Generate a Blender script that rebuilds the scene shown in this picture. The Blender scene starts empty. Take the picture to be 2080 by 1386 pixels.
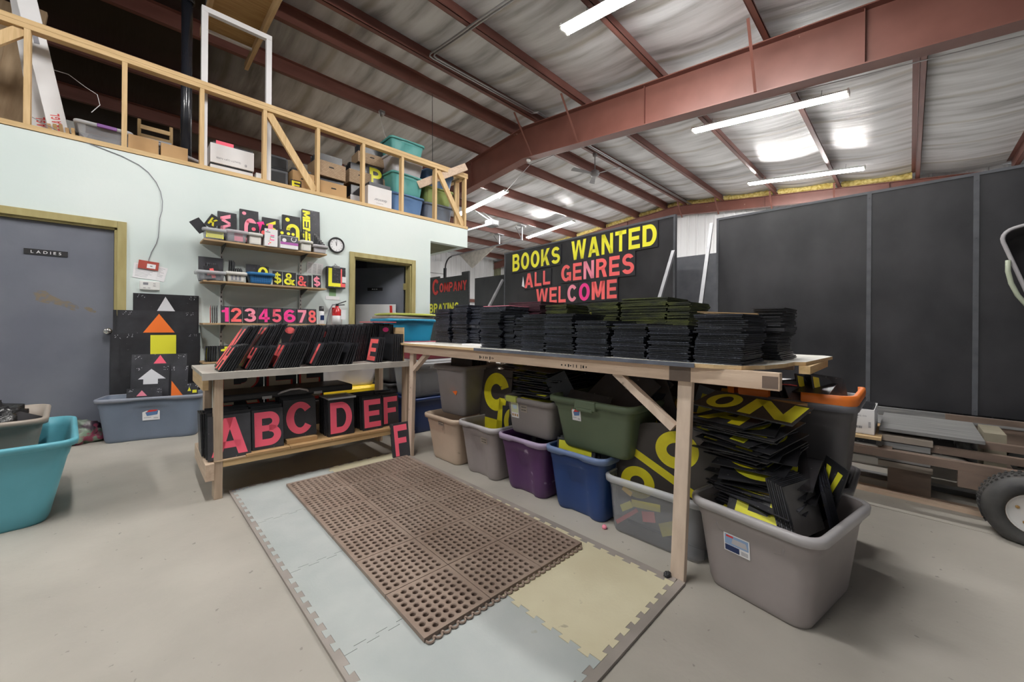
import bpy, math, random
from mathutils import Matrix, Vector
rnd = random.Random(7)
S = bpy.context.scene
C = S.collection
R = math.radians
PI = math.pi

# ------------------------------------------------------------------ camera, world, exposure
HEAD, ROLL = R(45.4), R(0.47)
FW = Vector((math.cos(HEAD), math.sin(HEAD), 0))
RT = Vector((math.sin(HEAD), -math.cos(HEAD), 0))
UP = Vector((0, 0, 1))
cr = RT * math.cos(ROLL) + UP * math.sin(ROLL)
cu = UP * math.cos(ROLL) - RT * math.sin(ROLL)
cd = bpy.data.cameras.new('camera')
cam = bpy.data.objects.new('camera', cd)
C.objects.link(cam)
M = Matrix((cr, cu, -FW)).transposed().to_4x4()
M.translation = (0, 0, 1.1)
cam.matrix_world = M
cd.sensor_fit = 'HORIZONTAL'
cd.sensor_width = 36
cd.lens = 36 * 797 / 2080
cd.shift_y = -29 / 2080
cd.clip_start = 0.02
S.camera = cam
S.view_settings.view_transform = 'Standard'
S.view_settings.look = 'None'
S.view_settings.gamma = 1
S.view_settings.use_curve_mapping = False
S.view_settings.exposure = 0.32
W = bpy.data.worlds.new('world')
S.world = W
W.use_nodes = True
W.node_tree.nodes['Background'].inputs[0].default_value = (0.93, 0.97, 1.0, 1)
W.node_tree.nodes['Background'].inputs[1].default_value = 0.16
TUBE = 175.0      # fluorescent tube strength

# ------------------------------------------------------------------ materials
def mat(name, col, rough=0.55, var=0.0, scale=6.0, bump=0.0, metal=0.0, col2=None, stretch=(1, 1, 1), detail=5.0,
        alpha=1.0, rand=0.0, spec=0.5, lo=0.35, hi=0.65, speck=None, coat=0.0, emit=0.0, bscale=None):
    m = bpy.data.materials.new(name)
    m.use_nodes = True
    nt = m.node_tree
    N = nt.nodes
    L = nt.links
    p = N['Principled BSDF']
    p.inputs['Base Color'].default_value = (*col, 1)
    p.inputs['Roughness'].default_value = rough
    p.inputs['Metallic'].default_value = metal
    p.inputs['Specular IOR Level'].default_value = spec
    p.inputs['Alpha'].default_value = alpha
    p.inputs['Coat Weight'].default_value = coat
    if emit:
        p.inputs['Emission Color'].default_value = (*col, 1)
        p.inputs['Emission Strength'].default_value = emit
    out = None
    if var or col2 or bump or speck:
        tc = N.new('ShaderNodeTexCoord')
        mp = N.new('ShaderNodeMapping')
        mp.inputs['Scale'].default_value = stretch
        L.new(tc.outputs['Object'], mp.inputs['Vector'])
        nz = N.new('ShaderNodeTexNoise')
        nz.inputs['Scale'].default_value = scale
        nz.inputs['Detail'].default_value = detail
        L.new(mp.outputs[0], nz.inputs['Vector'])
        if var or col2:
            rp = N.new('ShaderNodeValToRGB')
            rp.color_ramp.elements[0].position = lo
            rp.color_ramp.elements[1].position = hi
            a = col if col2 else tuple(max(0, c * (1 - var)) for c in col)
            b = col2 if col2 else tuple(min(1, c * (1 + var)) for c in col)
            rp.color_ramp.elements[0].color = (*a, 1)
            rp.color_ramp.elements[1].color = (*b, 1)
            L.new(nz.outputs['Fac'], rp.inputs[0])
            out = rp.outputs[0]
        if speck:
            sc, thr, sccol = speck
            n2 = N.new('ShaderNodeTexNoise')
            n2.inputs['Scale'].default_value = sc
            n2.inputs['Detail'].default_value = 3
            L.new(tc.outputs['Object'], n2.inputs['Vector'])
            r2 = N.new('ShaderNodeValToRGB')
            r2.color_ramp.elements[0].position = thr
            r2.color_ramp.elements[1].position = thr + 0.03
            L.new(n2.outputs['Fac'], r2.inputs[0])
            mx = N.new('ShaderNodeMix')
            mx.data_type = 'RGBA'
            L.new(r2.outputs[0], mx.inputs[0])
            if out:
                L.new(out, mx.inputs[6])
            else:
                mx.inputs[6].default_value = (*col, 1)
            mx.inputs[7].default_value = (*sccol, 1)
            out = mx.outputs[2]
        if bump:
            nb = nz
            if bscale:
                nb = N.new('ShaderNodeTexNoise')
                nb.inputs['Scale'].default_value = bscale
                nb.inputs['Detail'].default_value = 4
                L.new(mp.outputs[0], nb.inputs['Vector'])
            bp = N.new('ShaderNodeBump')
            bp.inputs['Strength'].default_value = bump
            bp.inputs['Distance'].default_value = 0.02
            L.new(nb.outputs['Fac'], bp.inputs['Height'])
            L.new(bp.outputs[0], p.inputs['Normal'])
    if rand:
        oi = N.new('ShaderNodeObjectInfo')
        hs = N.new('ShaderNodeHueSaturation')
        mr = N.new('ShaderNodeMapRange')
        mr.inputs[3].default_value = 1 - rand
        mr.inputs[4].default_value = 1 + rand
        L.new(oi.outputs['Random'], mr.inputs[0])
        L.new(mr.outputs[0], hs.inputs['Value'])
        if out:
            L.new(out, hs.inputs['Color'])
        else:
            hs.inputs['Color'].default_value = (*col, 1)
        out = hs.outputs[0]
    if out:
        L.new(out, p.inputs['Base Color'])
    return m

def wood(name, c1, c2, axis=0, scale=3.0, rough=0.65):
    st = [14, 14, 14]
    st[axis] = 1.2
    return mat(name, c1, rough, col2=c2, scale=scale, stretch=tuple(st), bump=0.15, detail=6, lo=0.3, hi=0.7)

MT = {}
MT['floor'] = mat('concrete_floor', (0.36, 0.335, 0.295), 0.5, col2=(0.47, 0.44, 0.39), scale=1.3, detail=9, bump=0.06, speck=(26, 0.70, (0.26, 0.24, 0.21)), bscale=40)
MT['groove'] = mat('joint_dark', (0.12, 0.11, 0.1), 0.9)
MT['mint'] = mat('mint_paint', (0.70, 0.79, 0.77), 0.5, col2=(0.76, 0.83, 0.81), scale=1.2, bump=0.04, bscale=30, speck=(3.1, 0.76, (0.55, 0.62, 0.60)))
MT['white_steel'] = mat('white_steel_siding', (0.80, 0.81, 0.83), 0.45, var=0.06, scale=2, stretch=(1, 1, .2))
MT['door_grey'] = mat('grey_blue_door_paint', (0.135, 0.145, 0.18), 0.45, col2=(0.17, 0.18, 0.215), scale=2.5, bump=0.05, bscale=25, speck=(9, 0.74, (0.33, 0.32, 0.33)))
MT['olive_trim'] = mat('olive_gold_trim', (0.36, 0.30, 0.12), 0.45, col2=(0.43, 0.37, 0.17), scale=5, stretch=(3, 3, .6))
MT['pine_x'] = wood('pine_lumber_x', (0.56, 0.37, 0.17), (0.71, 0.50, 0.26), 0)
MT['pine_z'] = wood('pine_lumber_z', (0.56, 0.37, 0.17), (0.72, 0.51, 0.27), 2)
MT['pine_y'] = wood('pine_lumber_y', (0.56, 0.38, 0.19), (0.70, 0.50, 0.28), 1)
MT['old_z'] = wood('old_lumber_z', (0.42, 0.31, 0.22), (0.60, 0.46, 0.34), 2)
MT['old_x'] = wood('old_lumber_x', (0.42, 0.29, 0.18), (0.58, 0.43, 0.28), 0)
MT['old_y'] = wood('old_lumber_y', (0.55, 0.40, 0.29), (0.70, 0.54, 0.41), 1)
MT['table_leg'] = mat('painted_table_leg', (0.60, 0.47, 0.37), 0.6, col2=(0.71, 0.57, 0.46), scale=6, stretch=(4, 4, 1), speck=(6, 0.655, (0.13, 0.095, 0.075)))
MT['shelf_brown'] = wood('brown_particle_shelf', (0.37, 0.24, 0.12), (0.46, 0.31, 0.17), 0)
MT['plywood'] = wood('plywood', (0.42, 0.26, 0.10), (0.58, 0.39, 0.18), 0)
MT['board_grey'] = wood('weathered_grey_plank', (0.15, 0.15, 0.155), (0.27, 0.265, 0.26), 1)
MT['white_top'] = mat('white_painted_top', (0.82, 0.79, 0.72), 0.4, var=0.05, scale=4, stretch=(3, 1, 1))
MT['slate_edge'] = mat('slate_edge_paint', (0.10, 0.11, 0.14), 0.5, var=0.2, scale=14)
MT['grey_top'] = mat('worn_grey_bench_top', (0.36, 0.33, 0.29), 0.6, col2=(0.50, 0.47, 0.42), scale=8, stretch=(.5, 5, 1))
MT['grey_board'] = mat('grey_painted_edge', (0.50, 0.47, 0.43), 0.5, var=0.1, scale=8)
MT['red_steel'] = mat('red_oxide_steel', (0.175, 0.066, 0.050), 0.42, col2=(0.21, 0.083, 0.064), scale=2.2, speck=(5.2, 0.735, (0.45, 0.30, 0.25)))
MT['purlin'] = mat('red_oxide_purlin', (0.15, 0.055, 0.042), 0.42, col2=(0.20, 0.08, 0.062), scale=3, stretch=(.4, 2, 2))
MT['yellow_wool'] = mat('yellow_glass_wool', (0.42, 0.30, 0.06), 0.95, col2=(0.72, 0.60, 0.25), scale=16, bump=1.0)
MT['pole_grey'] = mat('grey_metal_pole', (0.26, 0.26, 0.275), 0.45, var=0.12, scale=9, metal=0.2)
MT['galv'] = mat('galvanised_conduit', (0.36, 0.36, 0.37), 0.35, metal=0.8)
MT['chrome'] = mat('chrome', (0.75, 0.74, 0.72), 0.18, metal=1.0)
MT['black_metal'] = mat('black_metal', (0.025, 0.025, 0.028), 0.35)
MT['white_plastic'] = mat('white_plastic', (0.80, 0.80, 0.78), 0.4)
MT['paper'] = mat('paper', (0.85, 0.84, 0.86), 0.7, var=0.03, scale=12)
MT['ink'] = mat('grey_print', (0.25, 0.25, 0.28), 0.7)
MT['black'] = mat('black_matte', (0.012, 0.012, 0.014), 0.7)
MT['scuff_edge'] = mat('scuffed_board_edge', (0.075, 0.075, 0.08), 0.5, var=.4, scale=20)
MT['painted_sheen'] = mat('charcoal_face_painted_sheen', (0.085, 0.08, 0.078), 0.32, var=.15, scale=5, speck=(40, .72, (.02, .02, .02)))  # lighter copy of the card face, grey sheen put into its colour
MT['coro'] = mat('black_corrugated_plastic', (0.020, 0.020, 0.024), 0.42, var=0.3, scale=5, rand=0.5, speck=(55, 0.64, (0.13, 0.13, 0.14)), bump=0.06, stretch=(1, 1, 14))
MT['navy'] = mat('navy_black_corrugated_plastic', (0.015, 0.0168, 0.025), 0.42, spec=.45, var=0.4, scale=9, rand=0.6, speck=(60, 0.62, (0.07, 0.078, 0.10)))
MT['oliveblack'] = mat('yellow_smeared_black_plastic', (0.012, 0.014, 0.008), 0.45, col2=(0.045, 0.052, 0.010), scale=9, rand=0.4, stretch=(1, 1, 5))
MT['brownblack'] = mat('sun_faded_black_plastic', (0.048, 0.040, 0.036), 0.5, var=0.25, scale=4, rand=0.2)
MT['face'] = mat('charcoal_card_face', (0.034, 0.034, 0.039), 0.36, var=0.3, scale=6, rand=0.5, speck=(45, 0.72, (0.30, 0.30, 0.31)))
MT['signboard'] = mat('black_sign_plywood', (0.012, 0.012, 0.015), 0.45, spec=.4, col2=(0.036, 0.035, 0.039), scale=2.2, stretch=(1, 9, .7), bump=0.12, detail=8)
MT['signcard'] = mat('sign_strip_black', (0.020, 0.020, 0.024), 0.5, var=0.2, scale=12)
MT['grey_panel'] = mat('dark_grey_panel', (0.085, 0.088, 0.10), 0.55, var=0.15, scale=9)
MT['neon_pink'] = mat('fluorescent_pink_vinyl', (1.0, 0.14, 0.22), 0.45, rand=0.10)
MT['coral'] = mat('fluorescent_coral_vinyl', (1.0, 0.155, 0.155), 0.45, rand=0.08)
MT['hot_pink'] = mat('fluorescent_magenta_vinyl', (0.96, 0.05, 0.30), 0.45)
MT['pale_pink'] = mat('faded_pink_vinyl', (0.95, 0.30, 0.40), 0.45)
MT['yellow'] = mat('fluorescent_yellow_vinyl', (0.92, 0.87, 0.05), 0.45, rand=0.08)
MT['yellow_old'] = mat('worn_yellow_vinyl', (0.66, 0.56, 0.015), 0.5, col2=(0.80, 0.72, 0.02), scale=7, rand=0.1)
MT['mustard'] = mat('mustard_vinyl', (0.62, 0.38, 0.02), 0.5, rand=0.1)
MT['orange'] = mat('fluorescent_orange_vinyl', (0.95, 0.20, 0.03), 0.45)
MT['red'] = mat('red_vinyl', (0.68, 0.035, 0.03), 0.45)
MT['white_vinyl'] = mat('white_vinyl', (0.78, 0.78, 0.82), 0.4)
MT['beige_vinyl'] = mat('beige_vinyl', (0.68, 0.60, 0.48), 0.5, var=0.06)
MT['kraft'] = mat('kraft_cardboard', (0.48, 0.30, 0.14), 0.75, var=0.10, scale=3)
MT['kraft_edge'] = mat('kraft_inside', (0.40, 0.26, 0.13), 0.8)
MT['whitebox'] = mat('white_cardboard', (0.80, 0.79, 0.80), 0.6, var=0.03, scale=4)
MT['steel_brown'] = mat('rusty_trailer_steel', (0.13, 0.095, 0.075), 0.55, col2=(0.22, 0.155, 0.12), scale=5, stretch=(1, .5, 2))
MT['rubber'] = mat('worn_tyre_rubber', (0.020, 0.020, 0.022), 0.6, col2=(0.07, 0.068, 0.065), scale=6, bump=0.2)
MT['rim_white'] = mat('rusty_white_wheel', (0.70, 0.69, 0.68), 0.45, speck=(8, 0.68, (0.28, 0.14, 0.05)))
MT['rust'] = mat('rust', (0.25, 0.12, 0.04), 0.8, col2=(0.45, 0.30, 0.10), scale=20)
MT['mat_brown'] = mat('brown_rubber_mat', (0.23, 0.165, 0.13), 0.5, col2=(0.31, 0.235, 0.19), scale=3.0, bump=0.05, bscale=60)
MT['foam_blue'] = mat('grey_blue_foam', (0.385, 0.415, 0.41), 0.6, col2=(0.455, 0.48, 0.47), scale=3.5, detail=8, bump=0.05, bscale=80, speck=(11, 0.72, (0.40, 0.40, 0.36)))
MT['foam_yellow'] = mat('dirty_yellow_foam', (0.58, 0.52, 0.36), 0.65, col2=(0.68, 0.63, 0.45), scale=2.5, detail=9, bump=0.05, bscale=80, speck=(12, 0.70, (0.42, 0.37, 0.27)))
MT['foam_edge'] = mat('grey_brown_foam_edge', (0.30, 0.265, 0.24), 0.65, var=0.15, scale=5)
MT['red_paint'] = mat('red_enamel', (0.60, 0.02, 0.025), 0.25, coat=0.3)
MT['glass'] = mat('dark_glass', (0.02, 0.025, 0.03), 0.08)
MT['clear'] = mat('cloudy_clear_plastic', (0.42, 0.43, 0.46), 0.3, alpha=0.36, var=0.05)
MT['clear_rim'] = mat('cloudy_clear_plastic_rim', (0.66, 0.67, 0.70), 0.35, alpha=0.62)
MT['clear_dark'] = mat('smoky_clear_plastic', (0.36, 0.33, 0.33), 0.35, alpha=0.62, var=0.05)
MT['wrap'] = mat('clear_wrapping', (0.75, 0.75, 0.78), 0.2, alpha=0.45)

def plastic(name, col, scuff=None, var=0.1, rough=0.42, thr=0.66):
    return mat(name, col, rough, var=var, scale=3, speck=(5.5, thr, scuff) if scuff else None)
MT['t_teal'] = plastic('teal_plastic', (0.12, 0.41, 0.50))
MT['t_taupe'] = plastic('taupe_plastic', (0.34, 0.29, 0.245))
MT['t_bluegrey'] = plastic('blue_grey_plastic', (0.155, 0.19, 0.255), (0.35, 0.38, 0.45), thr=0.72)
MT['t_bluegrey_rim'] = plastic('blue_grey_plastic_rim', (0.27, 0.29, 0.35))
MT['t_beige'] = plastic('beige_plastic', (0.54, 0.42, 0.32), (0.42, 0.32, 0.24))
MT['t_grey'] = plastic('grey_plastic', (0.30, 0.265, 0.26), (0.38, 0.35, 0.34), thr=0.7)
MT['t_grey_rim'] = plastic('pale_grey_plastic_rim', (0.46, 0.44, 0.45))
MT['t_midgrey'] = plastic('mid_grey_plastic', (0.25, 0.225, 0.22), (0.36, 0.33, 0.32), thr=0.74)
MT['t_purple'] = plastic('scuffed_purple_plastic', (0.085, 0.03, 0.11), (0.36, 0.28, 0.40), thr=0.64)
MT['t_purple_rim'] = plastic('pale_purple_rim', (0.36, 0.29, 0.42))
MT['t_blue'] = plastic('blue_plastic', (0.012, 0.045, 0.17), (0.05, 0.10, 0.27), thr=0.66)
MT['t_blue_rim'] = plastic('worn_blue_rim', (0.14, 0.20, 0.36))
MT['t_green'] = plastic('sage_green_plastic', (0.105, 0.14, 0.085))
MT['t_charcoal'] = plastic('charcoal_plastic', (0.075, 0.07, 0.075))
MT['t_charcoal_rim'] = plastic('charcoal_rim', (0.15, 0.15, 0.175))
MT['t_orange'] = plastic('orange_plastic', (0.80, 0.19, 0.02))
MT['t_azure'] = plastic('azure_plastic', (0.02, 0.30, 0.52))
MT['t_lime'] = plastic('lime_plastic', (0.42, 0.46, 0.10))
MT['t_maroon'] = plastic('maroon_plastic', (0.22, 0.02, 0.035))
MT['t_navy'] = plastic('navy_plastic', (0.008, 0.025, 0.105))
MT['t_yellow'] = plastic('yellow_plastic', (0.82, 0.56, 0.02))
MT['t_palegrey'] = plastic('pale_grey_plastic', (0.47, 0.45, 0.47))
MT['t_seafoam'] = plastic('seafoam_plastic', (0.09, 0.33, 0.31))
MT['t_denim'] = plastic('denim_blue_plastic', (0.10, 0.20, 0.40))
MT['t_olive'] = plastic('olive_green_plastic', (0.23, 0.29, 0.09))
MT['t_white'] = plastic('cream_white_plastic', (0.72, 0.70, 0.66))
MT['t_basket'] = plastic('basket_blue_plastic', (0.03, 0.16, 0.38))
MT['t_purplehandle'] = plastic('violet_plastic', (0.16, 0.03, 0.25))

def insulation():
    m = mat('vinyl_faced_insulation', (0.5, 0.5, 0.5), 0.36)
    nt = m.node_tree
    N, L = nt.nodes, nt.links
    p = N['Principled BSDF']
    tc = N.new('ShaderNodeTexCoord')
    def noise(scale, st, detail):
        mp = N.new('ShaderNodeMapping')
        mp.inputs['Scale'].default_value = st
        L.new(tc.outputs['Object'], mp.inputs['Vector'])
        n = N.new('ShaderNodeTexNoise')
        n.inputs['Scale'].default_value = scale
        n.inputs['Detail'].default_value = detail
        L.new(mp.outputs[0], n.inputs['Vector'])
        return n
    n1 = noise(1.0, (4.5, 0.55, 1), 11)
    rp = N.new('ShaderNodeValToRGB')
    e = rp.color_ramp.elements
    e[0].position, e[0].color = 0.30, (0.25, 0.245, 0.245, 1)
    e[1].position, e[1].color = 0.62, (0.70, 0.71, 0.73, 1)
    e2 = e.new(0.45)
    e2.color = (0.52, 0.525, 0.535, 1)
    L.new(n1.outputs['Fac'], rp.inputs[0])
    # brown stains along the roll seams every 0.95 m
    sx = N.new('ShaderNodeSeparateXYZ')
    L.new(tc.outputs['Object'], sx.inputs[0])
    wob = noise(0.8, (0.2, 1.5, 1), 3)
    ad = N.new('ShaderNodeMath')
    ad.operation = 'MULTIPLY_ADD'
    L.new(wob.outputs['Fac'], ad.inputs[0])
    ad.inputs[1].default_value = 0.12
    L.new(sx.outputs['X'], ad.inputs[2])
    md = N.new('ShaderNodeMath')
    md.operation = 'PINGPONG'
    L.new(ad.outputs[0], md.inputs[0])
    md.inputs[1].default_value = 0.62
    r2 = N.new('ShaderNodeValToRGB')
    r2.color_ramp.elements[0].position, r2.color_ramp.elements[0].color = 0.02, (0.8, 0.8, 0.8, 1)
    r2.color_ramp.elements[1].position, r2.color_ramp.elements[1].color = 0.075, (0, 0, 0, 1)
    L.new(md.outputs[0], r2.inputs[0])
    n3 = noise(1.3, (1, .4, 1), 3)
    mu = N.new('ShaderNodeMath')
    mu.operation = 'MULTIPLY'
    L.new(r2.outputs[0], mu.inputs[0])
    L.new(n3.outputs['Fac'], mu.inputs[1])
    mx = N.new('ShaderNodeMix')
    mx.data_type = 'RGBA'
    L.new(mu.outputs[0], mx.inputs[0])
    L.new(rp.outputs[0], mx.inputs[6])
    mx.inputs[7].default_value = (0.22, 0.165, 0.07, 1)
    # the facing blends from near-black at low X to the streaked grey
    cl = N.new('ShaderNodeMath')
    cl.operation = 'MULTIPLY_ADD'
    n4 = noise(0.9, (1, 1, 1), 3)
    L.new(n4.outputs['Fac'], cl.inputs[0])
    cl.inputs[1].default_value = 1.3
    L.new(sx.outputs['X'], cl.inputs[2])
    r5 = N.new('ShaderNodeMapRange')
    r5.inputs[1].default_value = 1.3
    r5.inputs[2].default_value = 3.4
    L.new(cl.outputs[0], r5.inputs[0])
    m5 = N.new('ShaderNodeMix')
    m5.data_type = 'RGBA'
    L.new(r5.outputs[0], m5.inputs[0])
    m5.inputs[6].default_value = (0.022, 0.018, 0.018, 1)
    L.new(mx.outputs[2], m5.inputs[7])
    L.new(m5.outputs[2], p.inputs['Base Color'])
    nb = noise(1.0, (11, 1.2, 1), 4)
    bp = N.new('ShaderNodeBump')
    bp.inputs['Strength'].default_value = 0.16
    bp.inputs['Distance'].default_value = 0.05
    L.new(nb.outputs['Fac'], bp.inputs['Height'])
    L.new(bp.outputs[0], p.inputs['Normal'])
    return m
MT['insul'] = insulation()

def woven():
    m = mat('woven_print_cardboard', (0.4, 0.28, 0.17), 0.7)
    nt = m.node_tree
    N, L = nt.nodes, nt.links
    tc = N.new('ShaderNodeTexCoord')
    br = N.new('ShaderNodeTexBrick')
    br.inputs['Scale'].default_value = 14
    br.inputs['Color1'].default_value = (0.42, 0.30, 0.19, 1)
    br.inputs['Color2'].default_value = (0.34, 0.23, 0.14, 1)
    br.inputs['Mortar'].default_value = (0.20, 0.13, 0.08, 1)
    mp = N.new('ShaderNodeMapping')
    mp.inputs['Rotation'].default_value = (PI / 2, 0, 0)
    L.new(tc.outputs['Object'], mp.inputs['Vector'])
    L.new(mp.outputs[0], br.inputs['Vector'])
    L.new(br.outputs['Color'], N['Principled BSDF'].inputs['Base Color'])
    return m
MT['woven'] = woven()
me = bpy.data.materials.new('fluorescent_tube_glow')
me.use_nodes = True
nn = me.node_tree.nodes
nn.remove(nn['Principled BSDF'])
em = nn.new('ShaderNodeEmission')
em.inputs[0].default_value = (1.0, 0.985, 0.955, 1)
em.inputs[1].default_value = TUBE
me.node_tree.links.new(em.outputs[0], nn['Material Output'].inputs[0])
MT['tube'] = me

# ------------------------------------------------------------------ mesh helpers
class MB:
    def __init__(s):
        s.v, s.f, s.m = [], [], []
    def add(s, vs, fs, mi=0, T=None):
        o = len(s.v)
        for v in vs:
            s.v.append(tuple(T @ Vector(v)) if T is not None else tuple(v))
        for f in fs:
            s.f.append([i + o for i in f])
            s.m.append(mi)
        return s
    def box(s, x0, x1, y0, y1, z0, z1, mi=0, T=None):
        vs = [(x, y, z) for z in (z0, z1) for y in (y0, y1) for x in (x0, x1)]
        return s.add(vs, [(0, 2, 3, 1), (4, 5, 7, 6), (0, 1, 5, 4), (2, 6, 7, 3), (0, 4, 6, 2), (1, 3, 7, 5)], mi, T)
    def bar(s, p, q, w, h, mi=0, up=(0, 0, 1)):
        p, q = Vector(p), Vector(q)
        d = (q - p)
        L = d.length
        z = d / L
        u = Vector(up)
        x = u.cross(z)
        if x.length < 1e-5:
            x = Vector((1, 0, 0)).cross(z)
        x.normalize()
        y = z.cross(x)
        T = Matrix((x, y, z)).transposed().to_4x4()
        T.translation = p
        return s.box(-w / 2, w / 2, -h / 2, h / 2, 0, L, mi, T)
    def tube(s, pts, r, n=10, mi=0, caps=True):
        pts = [Vector(p) for p in pts]
        rings = []
        prev = None
        for i, p in enumerate(pts):
            d = (pts[min(i + 1, len(pts) - 1)] - pts[max(i - 1, 0)]).normalized()
            if prev is None:
                a = Vector((0, 0, 1)) if abs(d.z) < .9 else Vector((1, 0, 0))
                u = a.cross(d).normalized()
            else:
                u = (prev - d * prev.dot(d)).normalized()
            prev = u
            w = d.cross(u)
            rr = r[i] if isinstance(r, (list, tuple)) else r
            rings.append([p + (u * math.cos(2 * PI * k / n) + w * math.sin(2 * PI * k / n)) * rr for k in range(n)])
        vs = [v for rg in rings for v in rg]
        fs = []
        for i in range(len(pts) - 1):
            for k in range(n):
                fs.append((i * n + k, i * n + (k + 1) % n, (i + 1) * n + (k + 1) % n, (i + 1) * n + k))
        if caps:
            fs.append(tuple(range(n))[::-1])
            fs.append(tuple((len(pts) - 1) * n + k for k in range(n)))
        return s.add(vs, fs, mi)
    def lathe(s, prof, n=24, mi=0, T=None, caps=True):
        vs, fs = [], []
        for (r, z) in prof:
            for k in range(n):
                vs.append((r * math.cos(2 * PI * k / n), r * math.sin(2 * PI * k / n), z))
        for i in range(len(prof) - 1):
            for k in range(n):
                fs.append((i * n + k, i * n + (k + 1) % n, (i + 1) * n + (k + 1) % n, (i + 1) * n + k))
        if caps and prof[0][0] > 1e-6:
            fs.append(tuple(range(n))[::-1])
        if caps and prof[-1][0] > 1e-6:
            fs.append(tuple((len(prof) - 1) * n + k for k in range(n)))
        return s.add(vs, fs, mi, T)
    def prism(s, poly, z0, z1, mi=0, T=None, mtop=None):
        n = len(poly)
        vs = [(x, y, z0) for x, y in poly] + [(x, y, z1) for x, y in poly]
        s.add(vs, [tuple(range(n))[::-1]] + [(i, (i + 1) % n, n + (i + 1) % n, n + i) for i in range(n)], mi, T)
        s.add([(x, y, z1) for x, y in poly], [tuple(range(n))], mi if mtop is None else mtop, T)
        return s
    def mesh(s, name, mats, smooth=False):
        me = bpy.data.meshes.new(name)
        me.from_pydata(s.v, [], s.f)
        for m in (mats if isinstance(mats, (list, tuple)) else [mats]):
            me.materials.append(MT[m] if isinstance(m, str) else m)
        for p, mi in zip(me.polygons, s.m):
            p.material_index = mi
            p.use_smooth = smooth
        me.update()
        return me
    def build(s, name, mats, parent=None, smooth=False, bevel=0, loc=None, rot=None, seg=2):
        return put(name, s.mesh(name, mats, smooth), parent, bevel, loc, rot, seg, smooth)

def put(name, me, parent=None, bevel=0, loc=None, rot=None, seg=2, smooth=False):
    o = bpy.data.objects.new(name, me)
    C.objects.link(o)
    if parent:
        o.parent = parent
    if loc is not None:
        o.location = loc
    if rot is not None:
        o.rotation_euler = rot
    if bevel:
        b = o.modifiers.new('bevel', 'BEVEL')
        b.width = bevel
        b.segments = seg
        b.limit_method = 'ANGLE'
        b.angle_limit = R(35)
    if smooth == 'auto' or (smooth and not bevel):
        pass
    return o

def tag(o, label, cat, group=None, kind=None):
    o['label'] = label
    o['category'] = cat
    if group:
        o['group'] = group
    if kind:
        o['kind'] = kind
    return o

def thing(name, label, cat, loc=(0, 0, 0), rot=(0, 0, 0), group=None):
    o = bpy.data.objects.new(name, None)
    o.empty_display_size = 0.1
    C.objects.link(o)
    o.location = loc
    o.rotation_euler = rot if isinstance(rot, (tuple, list)) else (0, 0, rot)
    return tag(o, label, cat, group)

def struct(o, label=None):
    o['kind'] = 'structure'
    if label:
        o['label'] = label
    return o

# --- glyphs from the built-in font, made bold, as flat meshes scaled to a unit box

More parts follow.
